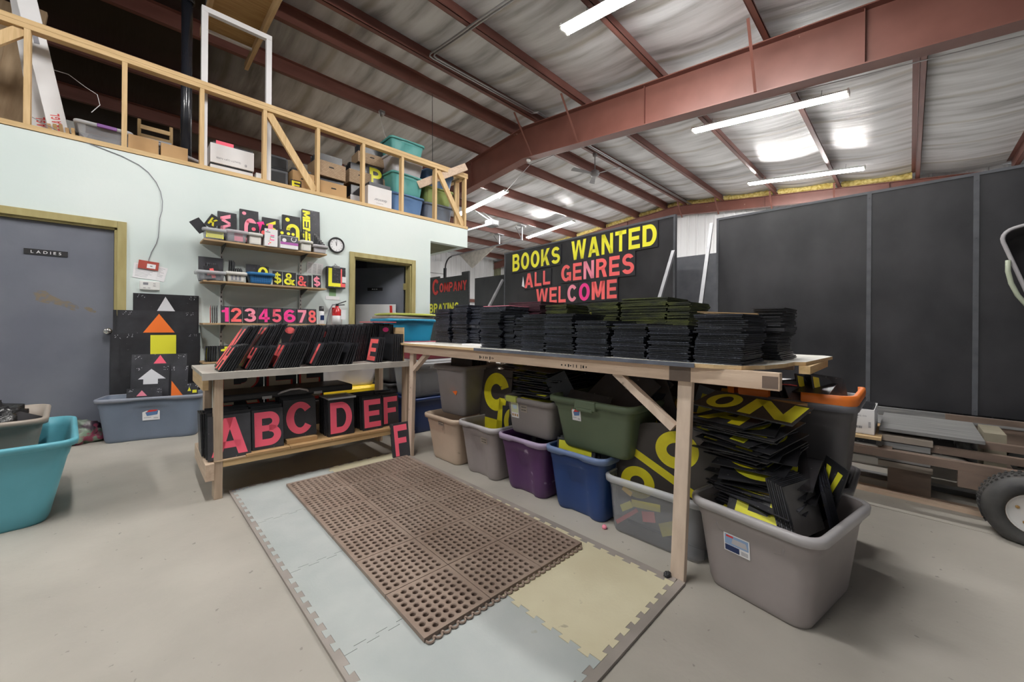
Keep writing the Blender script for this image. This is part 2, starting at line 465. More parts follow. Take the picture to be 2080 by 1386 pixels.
# --- heavy sans letters drawn from strokes, for the sign letters
def _ring(cx, cy, rx, ry, sx, sy, a0=0, a1=360, n=None):
    n = n or max(6, int(abs(a1 - a0) / 10))
    vs, fs = [], []
    for i in range(n + 1):
        a = R(a0 + (a1 - a0) * i / n)
        vs += [(cx + rx * math.cos(a), cy + ry * math.sin(a)), (cx + (rx - sx) * math.cos(a), cy + (ry - sy) * math.sin(a))]
    for i in range(n):
        fs.append((2 * i, 2 * i + 2, 2 * i + 3, 2 * i + 1))
    return vs, fs
def _bx(x0, y0, x1, y1):
    return [(x0, y0), (x1, y0), (x1, y1), (x0, y1)], [(0, 1, 2, 3)]
def _q(*p):
    return list(p), [tuple(range(len(p)))]
X_, Y_ = .28, .195
STEM = _bx(0, 0, X_, 1)
RST = _bx(1 - X_, 0, 1, 1)
FONT = {
    'A': (.80, [_q((0, 0), (.27, 0), (.60, 1), (.34, 1)), _q((.73, 0), (1, 0), (.66, 1), (.40, 1)), _bx(.2, .19, .8, .37)]),
    'B': (.74, [STEM, _bx(X_, 1 - Y_, .55, 1), _bx(X_, .425, .55, .60), _bx(X_, 0, .55, Y_), _ring(.55, .7125, .40, .2875, X_, Y_, -90, 90), _ring(.55, .30, .45, .30, X_, Y_, -90, 90)]),
    'C': (.78, [_ring(.5, .5, .5, .5, X_, Y_, 36, 324)]),
    'D': (.77, [STEM, _bx(X_, 1 - Y_, .48, 1), _bx(X_, 0, .48, Y_), _ring(.48, .5, .52, .5, X_, Y_, -90, 90)]),
    'E': (.66, [STEM, _bx(X_, 0, 1, Y_), _bx(X_, .41, .92, .59), _bx(X_, 1 - Y_, 1, 1)]),
    'F': (.63, [STEM, _bx(X_, .40, .90, .58), _bx(X_, 1 - Y_, 1, 1)]),
    'G': (.80, [_ring(.5, .5, .5, .5, X_, Y_, 40, 318), _bx(.55, .36, 1, .54), _bx(.76, .02, 1, .40)]),
    'H': (.74, [STEM, RST, _bx(X_, .41, 1 - X_, .60)]),
    'I': (.22, [_bx(0, 0, 1, 1)]),
    'J': (.58, [_bx(1 - X_ * 1.15, .3, 1, 1), _ring(.5, .31, .5, .31, X_ * 1.15, Y_, 180, 360)]),
    'K': (.76, [STEM, _q((.2, .30), (.34, .22), (1, 1), (.66, 1)), _q((.38, .55), (.60, .66), (1, 0), (.67, 0))]),
    'L': (.62, [STEM, _bx(X_, 0, 1, Y_)]),
    'M': (.92, [_bx(0, 0, .24, 1), _bx(.76, 0, 1, 1), _q((.0, 1), (.33, 1), (.58, .12), (.42, .12)), _q((.67, 1), (1, 1), (.58, .12), (.42, .12))]),
    'N': (.75, [_bx(0, 0, .26, 1), _bx(.74, 0, 1, 1), _q((0, 1), (.29, 1), (1, 0), (.71, 0))]),
    'O': (.82, [_ring(.5, .5, .5, .5, X_, Y_)]),
    'P': (.70, [STEM, _bx(X_, 1 - Y_, .5, 1), _bx(X_, .38, .5, .56), _ring(.5, .69, .5, .31, X_, Y_, -90, 90)]),
    'R': (.74, [STEM, _bx(X_, 1 - Y_, .5, 1), _bx(X_, .40, .5, .57), _ring(.5, .70, .46, .30, X_, Y_, -90, 90), _q((.68, 0), (1, 0), (.76, .50), (.44, .50))]),
    'S': (.72, [_ring(.5, .7025, .47, .2975, X_, Y_, 22, 270), _ring(.5, .2975, .5, .2975, X_, Y_, -160, 90)]),
    'T': (.68, [_bx(0, 1 - Y_, 1, 1), _bx(.5 - X_ / 2, 0, .5 + X_ / 2, 1)]),
    'U': (.74, [_bx(0, .36, X_, 1), _bx(1 - X_, .36, 1, 1), _ring(.5, .37, .5, .37, X_, Y_, 180, 360)]),
    'V': (.76, [_q((0, 1), (.29, 1), (.60, 0), (.40, 0)), _q((.71, 1), (1, 1), (.60, 0), (.40, 0))]),
    'W': (1.12, [_q((0, 1), (.19, 1), (.35, 0), (.18, 0)), _q((.41, 1), (.54, 1), (.35, 0), (.20, 0)), _q((.46, 1), (.59, 1), (.80, 0), (.65, 0)), _q((.81, 1), (1, 1), (.82, 0), (.65, 0))]),
    'Y': (.76, [_q((0, 1), (.30, 1), (.62, .40), (.40, .40)), _q((.70, 1), (1, 1), (.60, .40), (.38, .40)), _bx(.36, 0, .64, .46)]),
    '0': (.62, [_ring(.5, .5, .5, .5, .32, Y_)]),
    '1': (.42, [_bx(.46, 0, 1, 1), _q((0, .66), (.50, .66), (.50, .86), (0, .80))]),
    '2': (.66, [_ring(.5, .69, .5, .31, .30, Y_, -18, 178), _q((0, .12), (.42, .18), (.98, .60), (.62, .66)), _bx(0, 0, 1, Y_)]),
    '3': (.66, [_ring(.48, .715, .46, .285, .30, Y_, -90, 165), _ring(.48, .295, .52, .295, .30, Y_, -165, 90), _bx(.34, .42, .52, .60)]),
    '4': (.68, [_bx(.52, 0, .80, 1), _bx(0, .20, 1, .38), _q((0, .38), (.26, .38), (.74, 1), (.52, 1))]),
    '5': (.66, [_bx(.14, 1 - Y_, .94, 1), _q((.05, .42), (.33, .42), (.38, 1), (.14, 1)), _ring(.48, .33, .52, .33, .30, Y_, -160, 138)]),
    '6': (.66, [_ring(.5, .33, .5, .33, .30, Y_), _ring(.53, .52, .53, .48, .30, Y_, 42, 190)]),
    '7': (.64, [_bx(0, 1 - Y_, 1, 1), _q((.14, 0), (.48, 0), (1, .84), (.66, .84))]),
    '8': (.66, [_ring(.5, .735, .45, .265, .28, .17), _ring(.5, .295, .5, .295, .30, .185)]),
    '$': (.62, [_ring(.5, .66, .47, .25, .28, .16, 22, 270), _ring(.5, .33, .5, .25, .28, .16, -160, 90), _bx(.42, 0, .58, 1)]),
    '&': (.82, [_ring(.42, .77, .27, .23, .16, .13), _ring(.38, .28, .38, .28, .2, .17), _q((.18, .66), (.42, .70), (1, 0), (.70, 0)), _q((.62, .32), (.78, .22), (1, .46), (.80, .46))]),
    '.': (1.0, [_ring(.5, .5, .5, .5, .5, .5)]),
    '+': (1.0, [_bx(0, .33, 1, .67), _bx(.33, 0, .67, 1)]),
}
_gl = {}
def glyph(ch, off=0.028):
    k = (ch, off)
    if k in _gl:
        return _gl[k]
    if ch in FONT and off >= .02:
        asp, parts = FONT[ch]
        vs, fs = [], []
        for pv, pf in parts:
            o = len(vs)
            vs += pv
            fs += [tuple(i + o for i in f) for f in pf]
        _gl[k] = (vs, fs, asp, .7)
        return _gl[k]
    if ch in FONT and off >= .02:
        asp, parts = FONT[ch]
        vs, fs = [], []
        for pv, pf in parts:
            o = len(vs)
            vs += pv
            fs += [tuple(i + o for i in f) for f in pf]
        _gl[k] = (vs, fs, asp, .7)
        return _gl[k]
    cv = bpy.data.curves.new('g', 'FONT')
    cv.body = ch
    cv.offset = off
    cv.fill_mode = 'FRONT'
    cv.resolution_u = 5
    o = bpy.data.objects.new('g', cv)
    C.objects.link(o)
    dg = bpy.context.evaluated_depsgraph_get()
    ev = o.evaluated_get(dg)
    m = ev.to_mesh()
    vs = [(v.co.x, v.co.y) for v in m.vertices]
    fs = [tuple(p.vertices) for p in m.polygons]
    ev.to_mesh_clear()
    bpy.data.objects.remove(o)
    bpy.data.curves.remove(cv)
    x0, x1 = min(v[0] for v in vs), max(v[0] for v in vs)
    y0, y1 = min(v[1] for v in vs), max(v[1] for v in vs)
    vs = [((x - x0) / (x1 - x0), (y - y0) / (y1 - y0)) for x, y in vs]
    _gl[k] = (vs, fs, (x1 - x0) / (y1 - y0), (y1 - y0))
    return _gl[k]

def put_glyph(mb, ch, x0, x1, z0, z1, y, mi=1, rot=0, off=0.028, T=None):
    vs, fs, *_ = glyph(ch, off)
    out = []
    for u, v in vs:
        for _ in range(rot % 4):
            u, v = 1 - v, u
        out.append((x0 + (x1 - x0) * u, y, z0 + (z1 - z0) * v))
    mb.add(out, fs, mi, T)

def text_width(s, h, off=0.02, gap=0.12):
    w = 0
    cap = glyph('H', off)[3]
    for ch in s:
        if ch == ' ':
            w += h * 0.45
        else:
            g = glyph(ch, off)
            w += g[2] * g[3] / cap * h + h * gap
    return w - h * gap

def put_text(mb, s, x0, z0, h, y, mi=1, off=0.02, gap=0.12, width=None, T=None, flip=False):
    """a line of text in the xz plane facing -y"""
    cap = glyph('H', off)[3]
    tot = text_width(s, h, off, gap)
    k = width / tot if width else 1
    x = 0
    desc = {'g', 'p', 'y', 'q', 'j', ','}
    for ch in s:
        if ch == ' ':
            x += h * .45 * k
            continue
        g = glyph(ch, off)
        w, hh = g[2] * g[3] / cap * h * k, g[3] / cap * h
        zb = 0.0
        if ch in desc:
            zb = -0.27 * h
        if ch in '-':
            zb = 0.35 * h
        if flip:
            tw = tot * k
            put_glyph(mb, ch, x0 + tw - x - w, x0 + tw - x, z0 + h - zb - hh, z0 + h - zb, y, mi, 2, off, T)
        else:
            put_glyph(mb, ch, x0 + x, x0 + x + w, z0 + zb, z0 + zb + hh, y, mi, 0, off, T)
        x += w + h * gap * k
# ------------------------------------------------------------------ the building
YRG, ZRG, SLP, XE, YS = 5.99, 5.51, 0.1, 14.5, 15.9
def zp(y):                       # underside of the purlins
    return ZRG - SLP * abs(y - YRG)

b = MB()
b.box(-6, 3.335, -6, 16, -0.12, 0).box(3.343, 15, -6, 16, -0.12, 0)
b.box(-6, 15, -6, 16, -0.2, -0.12)
struct(b.build('floor', 'floor'))
b = MB().box(3.335, 3.343, -6, 16, -0.119, -0.006)
struct(b.build('trim_1', 'groove'))

# front wall of the office, with the two door openings and the band that carries on past its end
b = MB()
for x0, x1, z0, z1 in [(-4.5, -.965, 0, 2.81), (-.965, -.055, 2.046, 2.81), (-.055, 2.285, 0, 2.81), (2.285, 3.198, 2.07, 2.81),
                       (3.198, 3.54, 0, 2.81), (3.54, 4.3, 2.49, 2.81)]:
    b.box(x0, x1, 5.5, 5.62, z0, z1)
struct(b.build('wall_office', 'mint'))
b = MB().box(3.42, 3.54, 5.62, 15.8, 0, 2.49).box(4.18, 4.3, 5.62, 15.8, 2.49, 2.81)
struct(b.build('wall_office_side', 'mint'))
MT['soffit'] = mat('olive_soffit', (0.20, 0.205, 0.13), 0.7, var=0.1)
struct(MB().box(3.54, 4.18, 5.62, 15.8, 2.49, 2.53).build('soffit', 'soffit'))
struct(MB().box(-4.5, 4.18, 5.62, 15.8, 2.62, 2.80).build('floor_loft', 'plywood'))
# the dim room behind the open door
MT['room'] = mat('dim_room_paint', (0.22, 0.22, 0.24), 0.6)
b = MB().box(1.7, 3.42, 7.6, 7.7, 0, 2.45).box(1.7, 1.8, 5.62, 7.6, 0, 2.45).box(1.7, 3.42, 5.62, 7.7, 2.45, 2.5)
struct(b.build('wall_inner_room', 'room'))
# closed room behind the other door
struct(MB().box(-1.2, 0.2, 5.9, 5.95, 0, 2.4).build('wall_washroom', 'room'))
struct(MB().box(-4.6, -4.5, 5.5, 15.8, 0, 4.6).build('wall_loft_end', 'room'))  # unseen end wall, added to keep outside light off the loft

# end wall: ribbed white steel; side wall likewise
def ribbed(length, h, pitch=.3):
    pr = []
    y = 0
    while y < length:
        pr += [(y, 0), (y + .21, 0), (y + .225, .022), (y + .275, .022)]
        y += pitch
    return pr
b = MB()
pr = ribbed(20.2, 0)
vs, fs = [], []
for i, (y, d) in enumerate(pr):
    yy = -4.2 + y
    vs += [(XE - d, yy, 0), (XE - d, yy, max(3.5, zp(yy) + .2))]
    if i:
        fs.append((2 * i - 2, 2 * i, 2 * i + 1, 2 * i - 1))
b.add(vs, fs)
struct(b.build('wall_end', 'white_steel'))
b = MB()
pr = ribbed(19, 0)
vs, fs = [], []
for i, (x, d) in enumerate(pr):
    xx = -4.4 + x
    vs += [(xx, YS - d, 0), (xx, YS - d, zp(YS) + .2)]
    if i:
        fs.append((2 * i - 2, 2 * i - 1, 2 * i + 1, 2 * i))
b.add(vs, fs)
struct(b.build('wall_far_side', 'white_steel'))
struct(MB().box(XE - .25, XE, YS - .3, YS - .02, 0, 4.6).build('corner_column', 'soffit'))
struct(MB().box(XE - .1, XE - .03, -4, 15.6, 2.05, 2.2).build('wall_girt', 'red_steel'))
struct(MB().box(6, 14.4, YS - .16, YS - .03, 2.35, 2.5).build('wall_girt', 'red_steel'))

# purlins, roof insulation hanging between them
PY = [-3.1, -1.6, -.08, 1.43, 2.92, 4.44, 5.65, 6.33, 7.45, 8.92, 10.42, 11.92, 13.42, 14.92]
for y in PY:
    z = zp(y)
    b = MB()
    b.box(-5, 14.3, y - .005, y + .005, z, z + .22)
    s = -1 if y < 6 else 1
    b.box(-5, 14.3, min(y, y + s * .075), max(y, y + s * .075), z, z + .008)
    b.box(-5, 14.3, min(y, y - s * .075), max(y, y - s * .075), z + .212, z + .22)
    b.box(-5, 14.3, y + s * .068, y + s * .075, z, z + .03)
    struct(b.build('purlin', 'purlin'))
ys = [-4.4] + PY + [15.9]
vs, fs = [], []
NX, K = 78, 8
rows = []
for a, c in zip(ys[:-1], ys[1:]):
    for k in range(K):
        rows.append((a + (c - a) * k / K, k / K, c - a))
rows.append((ys[-1], 0, 1))
rw = random.Random(3)
for (y, t, span) in rows:
    for i in range(NX + 1):
        x = -5 + 19.5 * i / NX
        sag = .075 * min(1, span) * math.sin(PI * t) * (1 + .12 * math.sin(x * 5.06))
        vs.append((x, y, zp(y) + .222 - sag))
for r in range(len(rows) - 1):
    for i in range(NX):
        a = r * (NX + 1) + i
        fs.append((a, a + NX + 1, a + NX + 2, a + 1))
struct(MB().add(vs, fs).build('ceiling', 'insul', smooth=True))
# yellow wool poking out along the top of the end wall, between the purlins
for a, c in zip(PY[2:-2], PY[3:-1]):
    b = MB()
    n = int((c - a) / .09) + 2
    vs, fs = [], []
    for i in range(n):
        y = a + .06 + (c - a - .12) * i / (n - 1)
        for (dx, dz) in [(0, .01), (-.12, .02), (-.17, .08), (-.12, .17), (0, .2)]:
            vs.append((14.3 + dx + rw.uniform(-.035, .035), y, zp(y) + dz + rw.uniform(-.025, .02)))
    for i in range(n - 1):
        for k in range(4):
            q = i * 5 + k
            fs.append((q, q + 1, q + 6, q + 5))
    b.add(vs, fs)
    struct(b.build('insulation_roll_end', 'yellow_wool', smooth=True))

# the big frame rafter and the end frame
def rafter(name, X, depth, fw, y0=-4.3, y1=15.8, tf=.016):
    root = bpy.data.objects.new(name, None)
    C.objects.link(root)
    struct(root)
    web, ft, fb = MB(), MB(), MB()
    def strip(mb, x0, x1, off0, off1):
        pts = [(y, zp(y)) for y in (y0, YRG, y1)]
        vs = []
        for y, z in pts:
            vs += [(x0, y, z + off0), (x1, y, z + off0), (x1, y, z + off1), (x0, y, z + off1)]
        fs = [(0, 1, 2, 3), (8, 11, 10, 9)]
        for i in range(2):
            for k in range(4):
                fs.append((4 * i + k, 4 * i + 4 + k, 4 * i + 4 + (k + 1) % 4, 4 * i + (k + 1) % 4))
        mb.add(vs, fs)
    strip(web, X - .006, X + .006, -depth + tf, -tf)
    for y in (-2.4, .4, 3.2, 7.9, 10.7, 13.5):
        web.box(X - .06, X - .006, y - .005, y + .005, zp(y) - depth + tf, zp(y) - tf)
    strip(ft, X - fw / 2, X + fw / 2, -tf, 0)
    strip(fb, X - fw / 2, X + fw / 2, -depth, -depth + tf)
    web.build('web', 'red_steel', root)
    ft.build('flange', 'red_steel', root)
    fb.build('flange', 'red_steel', root)
    return root
rafter('roof_beam', 6.32, .70, .22)
rafter('roof_beam', 14.2, .33, .15)
for y in (-1.6, 1.43, 4.44, 5.65):
    struct(MB().bar((5.62, y + .04, zp(y)), (6.24, y + .1, zp(y) - .68), .035, .008).build('flange_brace', 'red_steel'))
for y in (1.43, 4.44, 5.65, 2.92):
    struct(MB().bar((13.6, y + .03, zp(y)), (14.13, y + .08, zp(y) - .42), .04, .03).build('flange_brace', 'red_steel'))

# ------------------------------------------------------------------ doors
def door_frame(n, x0, x1, zt):
    r = bpy.data.objects.new('door_%d' % n, None)
    C.objects.link(r)
    struct(r)
    f = MB()
    w = .062
    f.box(x0 - w, x0 + .005, 5.476, 5.5, 0, zt + w).box(x1 - .005, x1 + w, 5.476, 5.5, 0, zt + w).box(x0 + .005, x1 - .005, 5.476, 5.5, zt - .005, zt + w)
    f.box(x0 - .001, x0 + .025, 5.5, 5.64, 0, zt).box(x1 - .025, x1 + .001, 5.5, 5.64, 0, zt).box(x0, x1, 5.5, 5.64, zt - .025, zt + .001)
    f.box(x0 + .025, x0 + .04, 5.585, 5.62, 0, zt - .025).box(x1 - .04, x1 - .025, 5.585, 5.62, 0, zt - .025)
    f.build('door_frame', 'olive_trim', r, bevel=.003)
    return r
d1 = door_frame(1, -.965, -.055, 2.046)
MB().box(-.938, -.082, 5.535, 5.58, .012, 2.02).build('door_leaf', 'door_grey', d1, bevel=.002)
k = MB().lathe([(.033, 0), (.033, .008), (.014, .012), (.013, .035), (.024, .042), (.032, .058), (.030, .075), (.018, .084), (0, .086)], 24,
               T=Matrix.Translation((-.123, 5.535, 1.024)) @ Matrix.Rotation(R(90), 4, 'X'))
k.build('door_knob', 'chrome', d1, smooth=True)
pl = MB().box(-.645, -.385, 5.527, 5.534, 1.715, 1.765)
put_text(pl, 'LADIES', -.605, 1.728, .024, 5.5265, 1, .004, width=.18, gap=.6)
tag(pl.build('door_sign', ['black', 'paper']), 'black plate reading LADIES on the blue grey door', 'sign')
MT['scuff'] = mat('brown_scuff', (0.20, 0.16, 0.11), 0.7, col2=(0.15, 0.155, 0.185), scale=26, lo=.45, hi=.6)
sc_ = MB()
def blob(mb, cx, cz, rx, rz, ang, y, mi, seed, n=22):
    rr = random.Random(seed)
    poly = []
    for i in range(n):
        a = 2 * PI * i / n
        q = 1 + rr.uniform(-.3, .25)
        u, v = rx * q * math.cos(a), rz * q * math.sin(a)
        poly.append((cx + u * math.cos(ang) - v * math.sin(ang), y, cz + u * math.sin(ang) + v * math.cos(ang)))
    mb.add(poly, [tuple(range(n))], mi)
blob(sc_, -.52, 1.335, .085, .045, -.35, 5.5345, 0, 4)
blob(sc_, -.41, 1.28, .10, .032, -.45, 5.5346, 0, 5)
blob(sc_, -.24, 1.23, .04, .018, -.5, 5.5345, 0, 6)
o = sc_.build('door_stain', 'scuff', d1)
d2 = door_frame(2, 2.285, 3.198, 2.07)
# its leaf stands open into the room, hinged on the right
lf = bpy.data.objects.new('door_leaf', None)
T = Matrix.Translation((3.165, 5.66, 0)) @ Matrix.Rotation(R(180 - 54), 4, 'Z')
MB().box(0, .88, -.02, .02, .012, 2.03, T=T).build('door_leaf', 'door_grey', d2, bevel=.002)
bpy.data.objects.remove(lf)
for z in (.3, 1.72):
    MB().box(3.135, 3.172, 5.60, 5.645, z - .05, z + .05).tube([(3.17, 5.648, z - .052), (3.17, 5.648, z + .052)], .008, 8).build('hinge', 'olive_trim', d2)
pl = MB()
pl.box(.36, .62, .0205, .026, 1.66, 1.71, 0, T)
o = pl.build('door_sign', ['black', 'paper'])
tag(o, 'black plate on the grey door standing open in the doorway', 'sign')
TT = T @ Matrix.Translation((.98, .0265, 0)) @ Matrix.Rotation(PI, 4, 'Z')
q = MB()
put_text(q, 'MEN', .44, 1.676, .018, 0, 0, width=.09, gap=.5, T=TT)
q.build('lettering', 'paper', o)
w = MB().box(.10, .78, .05, .06, .02, 1.44, 0, T @ Matrix.Rotation(R(-1.5), 4, 'X'))
o = w.build('white_sheet', ['whitebox', 'red'])
tag(o, 'white panel leaning on the open grey door inside the room', 'panel')
q = MB()
q.add([(.12, .0615, .3), (.16, .0615, .3), (.20, .0615, 1.42), (.155, .0615, 1.42)], [(3, 2, 1, 0)], 0, T @ Matrix.Rotation(R(-1.5), 4, 'X'))
q.build('tape_stripe', 'red', o)

# garage door on the far side wall with its track
r = bpy.data.objects.new('door_3', None)
C.objects.link(r)
struct(r)
for i in range(7):
    MB().box(6.6, 10.9, YS - .12, YS - .07, .02 + i * .6, .6 + i * .6).build('garage_door_section', 'white_steel', r, bevel=.008)
b = MB().box(10.94, 11.02, YS - .2, YS - .06, 0, 3.9)
pts = [(10.98, YS - .16 - .5 * (1 - math.cos(a)), 3.9 + .5 * math.sin(a)) for a in [i * PI / 16 for i in range(9)]]
b.tube(pts, .035, 6)
b.build('track', 'black_metal', r)
b = MB().bar((10.98, YS - .66, 4.42), (10.98, 10.6, 4.5), .06, .05)
b.build('track', 'pole_grey', r)
for y in (11.92, 10.62):
    b = MB().bar((10.98, y, 4.5), (10.98, y, zp(y)), .03, .03).bar((10.98, y, 4.5), (10.98, y + .35, zp(y)), .03, .02)
    b.box(10.8, 11.16, y - .1, y + .1, zp(y) - .03, zp(y))
    b.build('hanger', 'galv', r)
o = MB().add([(10.95, 14.6, 4.40), (10.95, 12.1, 4.46), (10.95, 13.7, 3.7), (11.01, 14.6, 4.40), (11.01, 12.1, 4.46), (11.01, 13.7, 3.7)],
             [(0, 1, 2), (5, 4, 3), (0, 3, 4, 1), (1, 4, 5, 2), (2, 5, 3, 0)]).build('canvas_sheet', mat('stained_canvas', (.42, .40, .36), .8, var=.15))
tag(o, 'triangular stained canvas sheet hanging under the garage door track', 'sheet')
# opener
t = thing('garage_door_opener', 'grey garage door opener hanging past the end of the loft', 'door opener', (8.6, 9.70, 4.50))
MB().box(-.16, .16, -.18, .18, -.1, .1).build('motor_housing', 'pole_grey', t, bevel=.02)
MB().box(-.1, .1, -.2, -.181, -.06, .06).build('light_cover', 'white_plastic', t, bevel=.01)
MB().box(-.03, .03, .18, 6.0, -.03, .03).build('rail', 'pole_grey', t)
for s in (-1, 1):
    MB().bar((s * .12, 0, .1), (s * .2, .70, zp(10.42) - 4.50), .025, .02).build('strap', 'galv', t)

# ------------------------------------------------------------------ lights
LIGHTS = [(4.2, 2.1, 'over the mat', 1), (.12, 1.95, 'above the aisle', 0), (8.15, 1.9, 'beyond the big red beam, the nearer of the pair', 1), (12.2, 1.95, 'by the end wall above the black panel', 1),
          (8.05, 9.65, 'beyond the loft corner', 1), (12.0, 10.1, 'above the BOOKS WANTED sign', 1), (-3.8, 1.95, 'b', 0)]
def fixture(x, y, lab):
    z = zp(y) - .13
    sl = math.atan(SLP) * (1 if y < YRG else -1)
    t = thing('fluorescent_light', 'white twin tube fluorescent fixture ' + lab, 'light', (x, y, z), (sl, 0, 0), 'long fluorescent fixtures under the roof')
    h = MB().prism([(-.05, .05), (-.11, .0), (-.108, -.004), (-.045, .03), (.045, .03), (.108, -.004), (.11, 0), (.05, .05)], -1.21, 1.21,
                   T=Matrix.Rotation(R(90), 4, 'X'))
    h.build('reflector', 'white_plastic', t)
    for s in (-1, 1):
        MB().tube([(s * .055, -1.18, -.018), (s * .055, 1.18, -.018)], .019, 10).build('tube', 'tube', t, smooth=True)
        MB().box(-.09, .09, s * 1.2 - .012, s * 1.2 + .012, -.03, .045).build('end_cap', 'white_plastic', t)
    for yy in (-.85, .85):
        MB().tube([(0, yy, .05), (0, yy, .15)], .006, 6).build('hanger', 'galv', t)
for (x, y, lab, vis) in LIGHTS:
    fixture(x, y, lab if vis else 'overhead, out of the way ' + lab)

# conduits under the ridge
b = MB()
for d in (0, .05):
    b.tube([(3.42 + d, 1.6, 5.03), (3.42 + d, 5.36 - d, 5.42), (3.45 + d, 5.43 - d, 5.43), (3.52 + d, 5.45 - d, 5.435), (5.9, 5.45 - d, 5.47), (6.05, 5.45 - d, 5.54), (6.6, 5.45 - d, 5.54),
            (6.75, 5.45 - d, 5.45), (14.1, 5.45 - d, 5.45)], .014, 8)
tag(b.build('electrical_conduit', 'galv', smooth=True), 'pair of grey conduit pipes bent along the ridge purlin', 'conduit')
b = MB().tube([(6.45, -1.5, 4.0), (6.45, 2.0, 4.42), (6.5, 5.3, 4.78), (6.55, 6.1, 4.80), (7.9, 8.6, 4.9)], .007, 6)
tag(b.build('light_cable', 'galv'), 'thin grey cable strung past the underside of the big red beam', 'cable')
# ceiling fan
t = thing('ceiling_fan', 'brushed metal ceiling fan hanging under the ridge purlins', 'fan', (8.35, 5.56, 5.45))
MB().lathe([(.0, 0), (.06, 0), (.055, -.06), (.015, -.09), (.013, -.42), (.0, -.42)], 16).build('downrod', 'pole_grey', t, smooth=True)
MB().lathe([(0, -.40), (.05, -.41), (.11, -.45), (.12, -.50), (.10, -.55), (.05, -.57), (0, -.575)], 20).build('motor', 'pole_grey', t, smooth=True)
for k in range(3):
    a = R(40 + 120 * k)
    T = Matrix.Rotation(a, 4, 'Z') @ Matrix.Translation((0, 0, -.50)) @ Matrix.Rotation(R(12), 4, 'X')
    MB().prism([(.1, -.03), (.2, -.045), (.66, -.07), (.68, 0), (.66, .07), (.2, .045), (.1, .03)], -.004, .004, 0, T).build('blade', 'pole_grey', t)
t = thing('smoke_detector', 'small white round detector under the red beam at the ridge', 'detector', (6.32, 5.93, 4.80))
MB().lathe([(0, 0), (.05, 0), (.05, -.03), (.04, -.045), (0, -.05)], 18).build('housing', 'white_plastic', t, smooth=True)
t = thing('flood_lamp', 'small twin head lamp with a hanging wire under a purlin', 'lamp', (3.6, 7.38, 5.36))
MB().box(-.05, .05, -.04, .04, -.04, 0).build('mount', 'galv', t)
for s in (-1, 1):
    MB().lathe([(.02, 0), (.05, -.07), (.05, -.1), (0, -.1)], 14, T=Matrix.Translation((s * .05, -.02, -.02)) @ Matrix.Rotation(R(50 * s), 4, 'Y')).build('lamp_head', 'galv', t, smooth=True)
MB().tube([(-.06, 0, -.03), (-.09, -.3, -.6), (-.05, -.7, -1.1), (0, -1.0, -1.45)], .006, 6).build('wire', 'white_plastic', t)
t = thing('bare_bulb', 'glowing bare bulb behind the end post of the loft railing', 'bulb', (4.0, 6.15, 3.36))
gb = bpy.data.materials.new('bulb_glow')
gb.use_nodes = True
gb.node_tree.nodes['Principled BSDF'].inputs['Emission Color'].default_value = (1, .9, .75, 1)
gb.node_tree.nodes['Principled BSDF'].inputs['Emission Strength'].default_value = 60
MT['bulb'] = gb
MB().lathe([(0, -.04), (.028, -.03), (.036, 0), (.028, .03), (.016, .05), (.016, .06), (0, .06)], 16).build('glass_bulb', 'bulb', t, smooth=True)
MB().lathe([(0, .06), (.02, .06), (.02, .10), (0, .10)], 12).tube([(0, 0, .1), (0, .02, .5), (.05, .1, 1.0), (.1, .2, zp(6.35) - 3.36)], .005, 6).build('lamp_holder', 'black_metal', t)
# ------------------------------------------------------------------ builders for cards, totes and boxes
_cm = {}
def card_mesh(w, h, t, board, face, gl):
    k = (round(w, 3), round(h, 3), round(t, 4), board, face, tuple(gl))
    if k in _cm:
        return _cm[k]
    b = MB().box(-w / 2, w / 2, -t / 2, t / 2, 0, h)
    b.m[2] = 1
    b.m[3] = 1
    mats = [board, face]
    for (ch, mk, x0, x1, z0, z1, rot, off) in gl:
        if mk not in mats:
            mats.append(mk)
        put_glyph(b, ch, x0, x1, z0, z1, -t / 2 - .0007, mats.index(mk), rot, off)
    _cm[k] = b.mesh('card', mats)
    return _cm[k]

def card(name, label, w, h, loc, rot=(0, 0, 0), t=.006, board='coro', face='face', gl=(), group=None, cat='sign letter'):
    o = bpy.data.objects.new(name, card_mesh(w, h, t, board, face, [tuple(g) for g in gl]))
    C.objects.link(o)
    if isinstance(rot, Matrix):
        m = rot.to_4x4()
        m.translation = loc
        o.matrix_world = m
    else:
        o.location = loc
        o.rotation_euler = rot
    return tag(o, label, cat, group)

def G(ch, mk, x0, x1, z0, z1, rot=0, off=.028):
    return (ch, mk, x0, x1, z0, z1, rot, off)

def fit(ch, mk, w, h, m=.07, rot=0, off=.028, wide=.78):
    """one glyph filling a card of w x h with margin m"""
    asp = FONT[ch][0] if ch in FONT else .7
    gw = min(w * wide, asp * h * (1 - 2 * m) * 1.3)
    return (ch, mk, -gw / 2, gw / 2, h * m, h * (1 - m), rot, off)

def rrect(w, d, r, nc=5, ns=9):
    """points of a rounded rectangle, counter-clockwise, starting on the front (-y) side"""
    r = min(r, w / 2 - .001, d / 2 - .001)
    pts = []
    def line(a, c):
        for i in range(ns):
            t = i / ns
            pts.append((a[0] + (c[0] - a[0]) * t, a[1] + (c[1] - a[1]) * t))
    def arc(cx, cy, a0):
        for i in range(nc):
            a = a0 + PI / 2 * i / nc
            pts.append((cx + r * math.cos(a), cy + r * math.sin(a)))
    X, Y = w / 2, d / 2
    line((-X + r, -Y), (X - r, -Y)); arc(X - r, -Y + r, -PI / 2)
    line((X, -Y + r), (X, Y - r)); arc(X - r, Y - r, 0)
    line((X - r, Y), (-X + r, Y)); arc(-X + r, Y - r, PI / 2)
    line((-X, Y - r), (-X, -Y + r)); arc(-X + r, -Y + r, PI)
    return pts

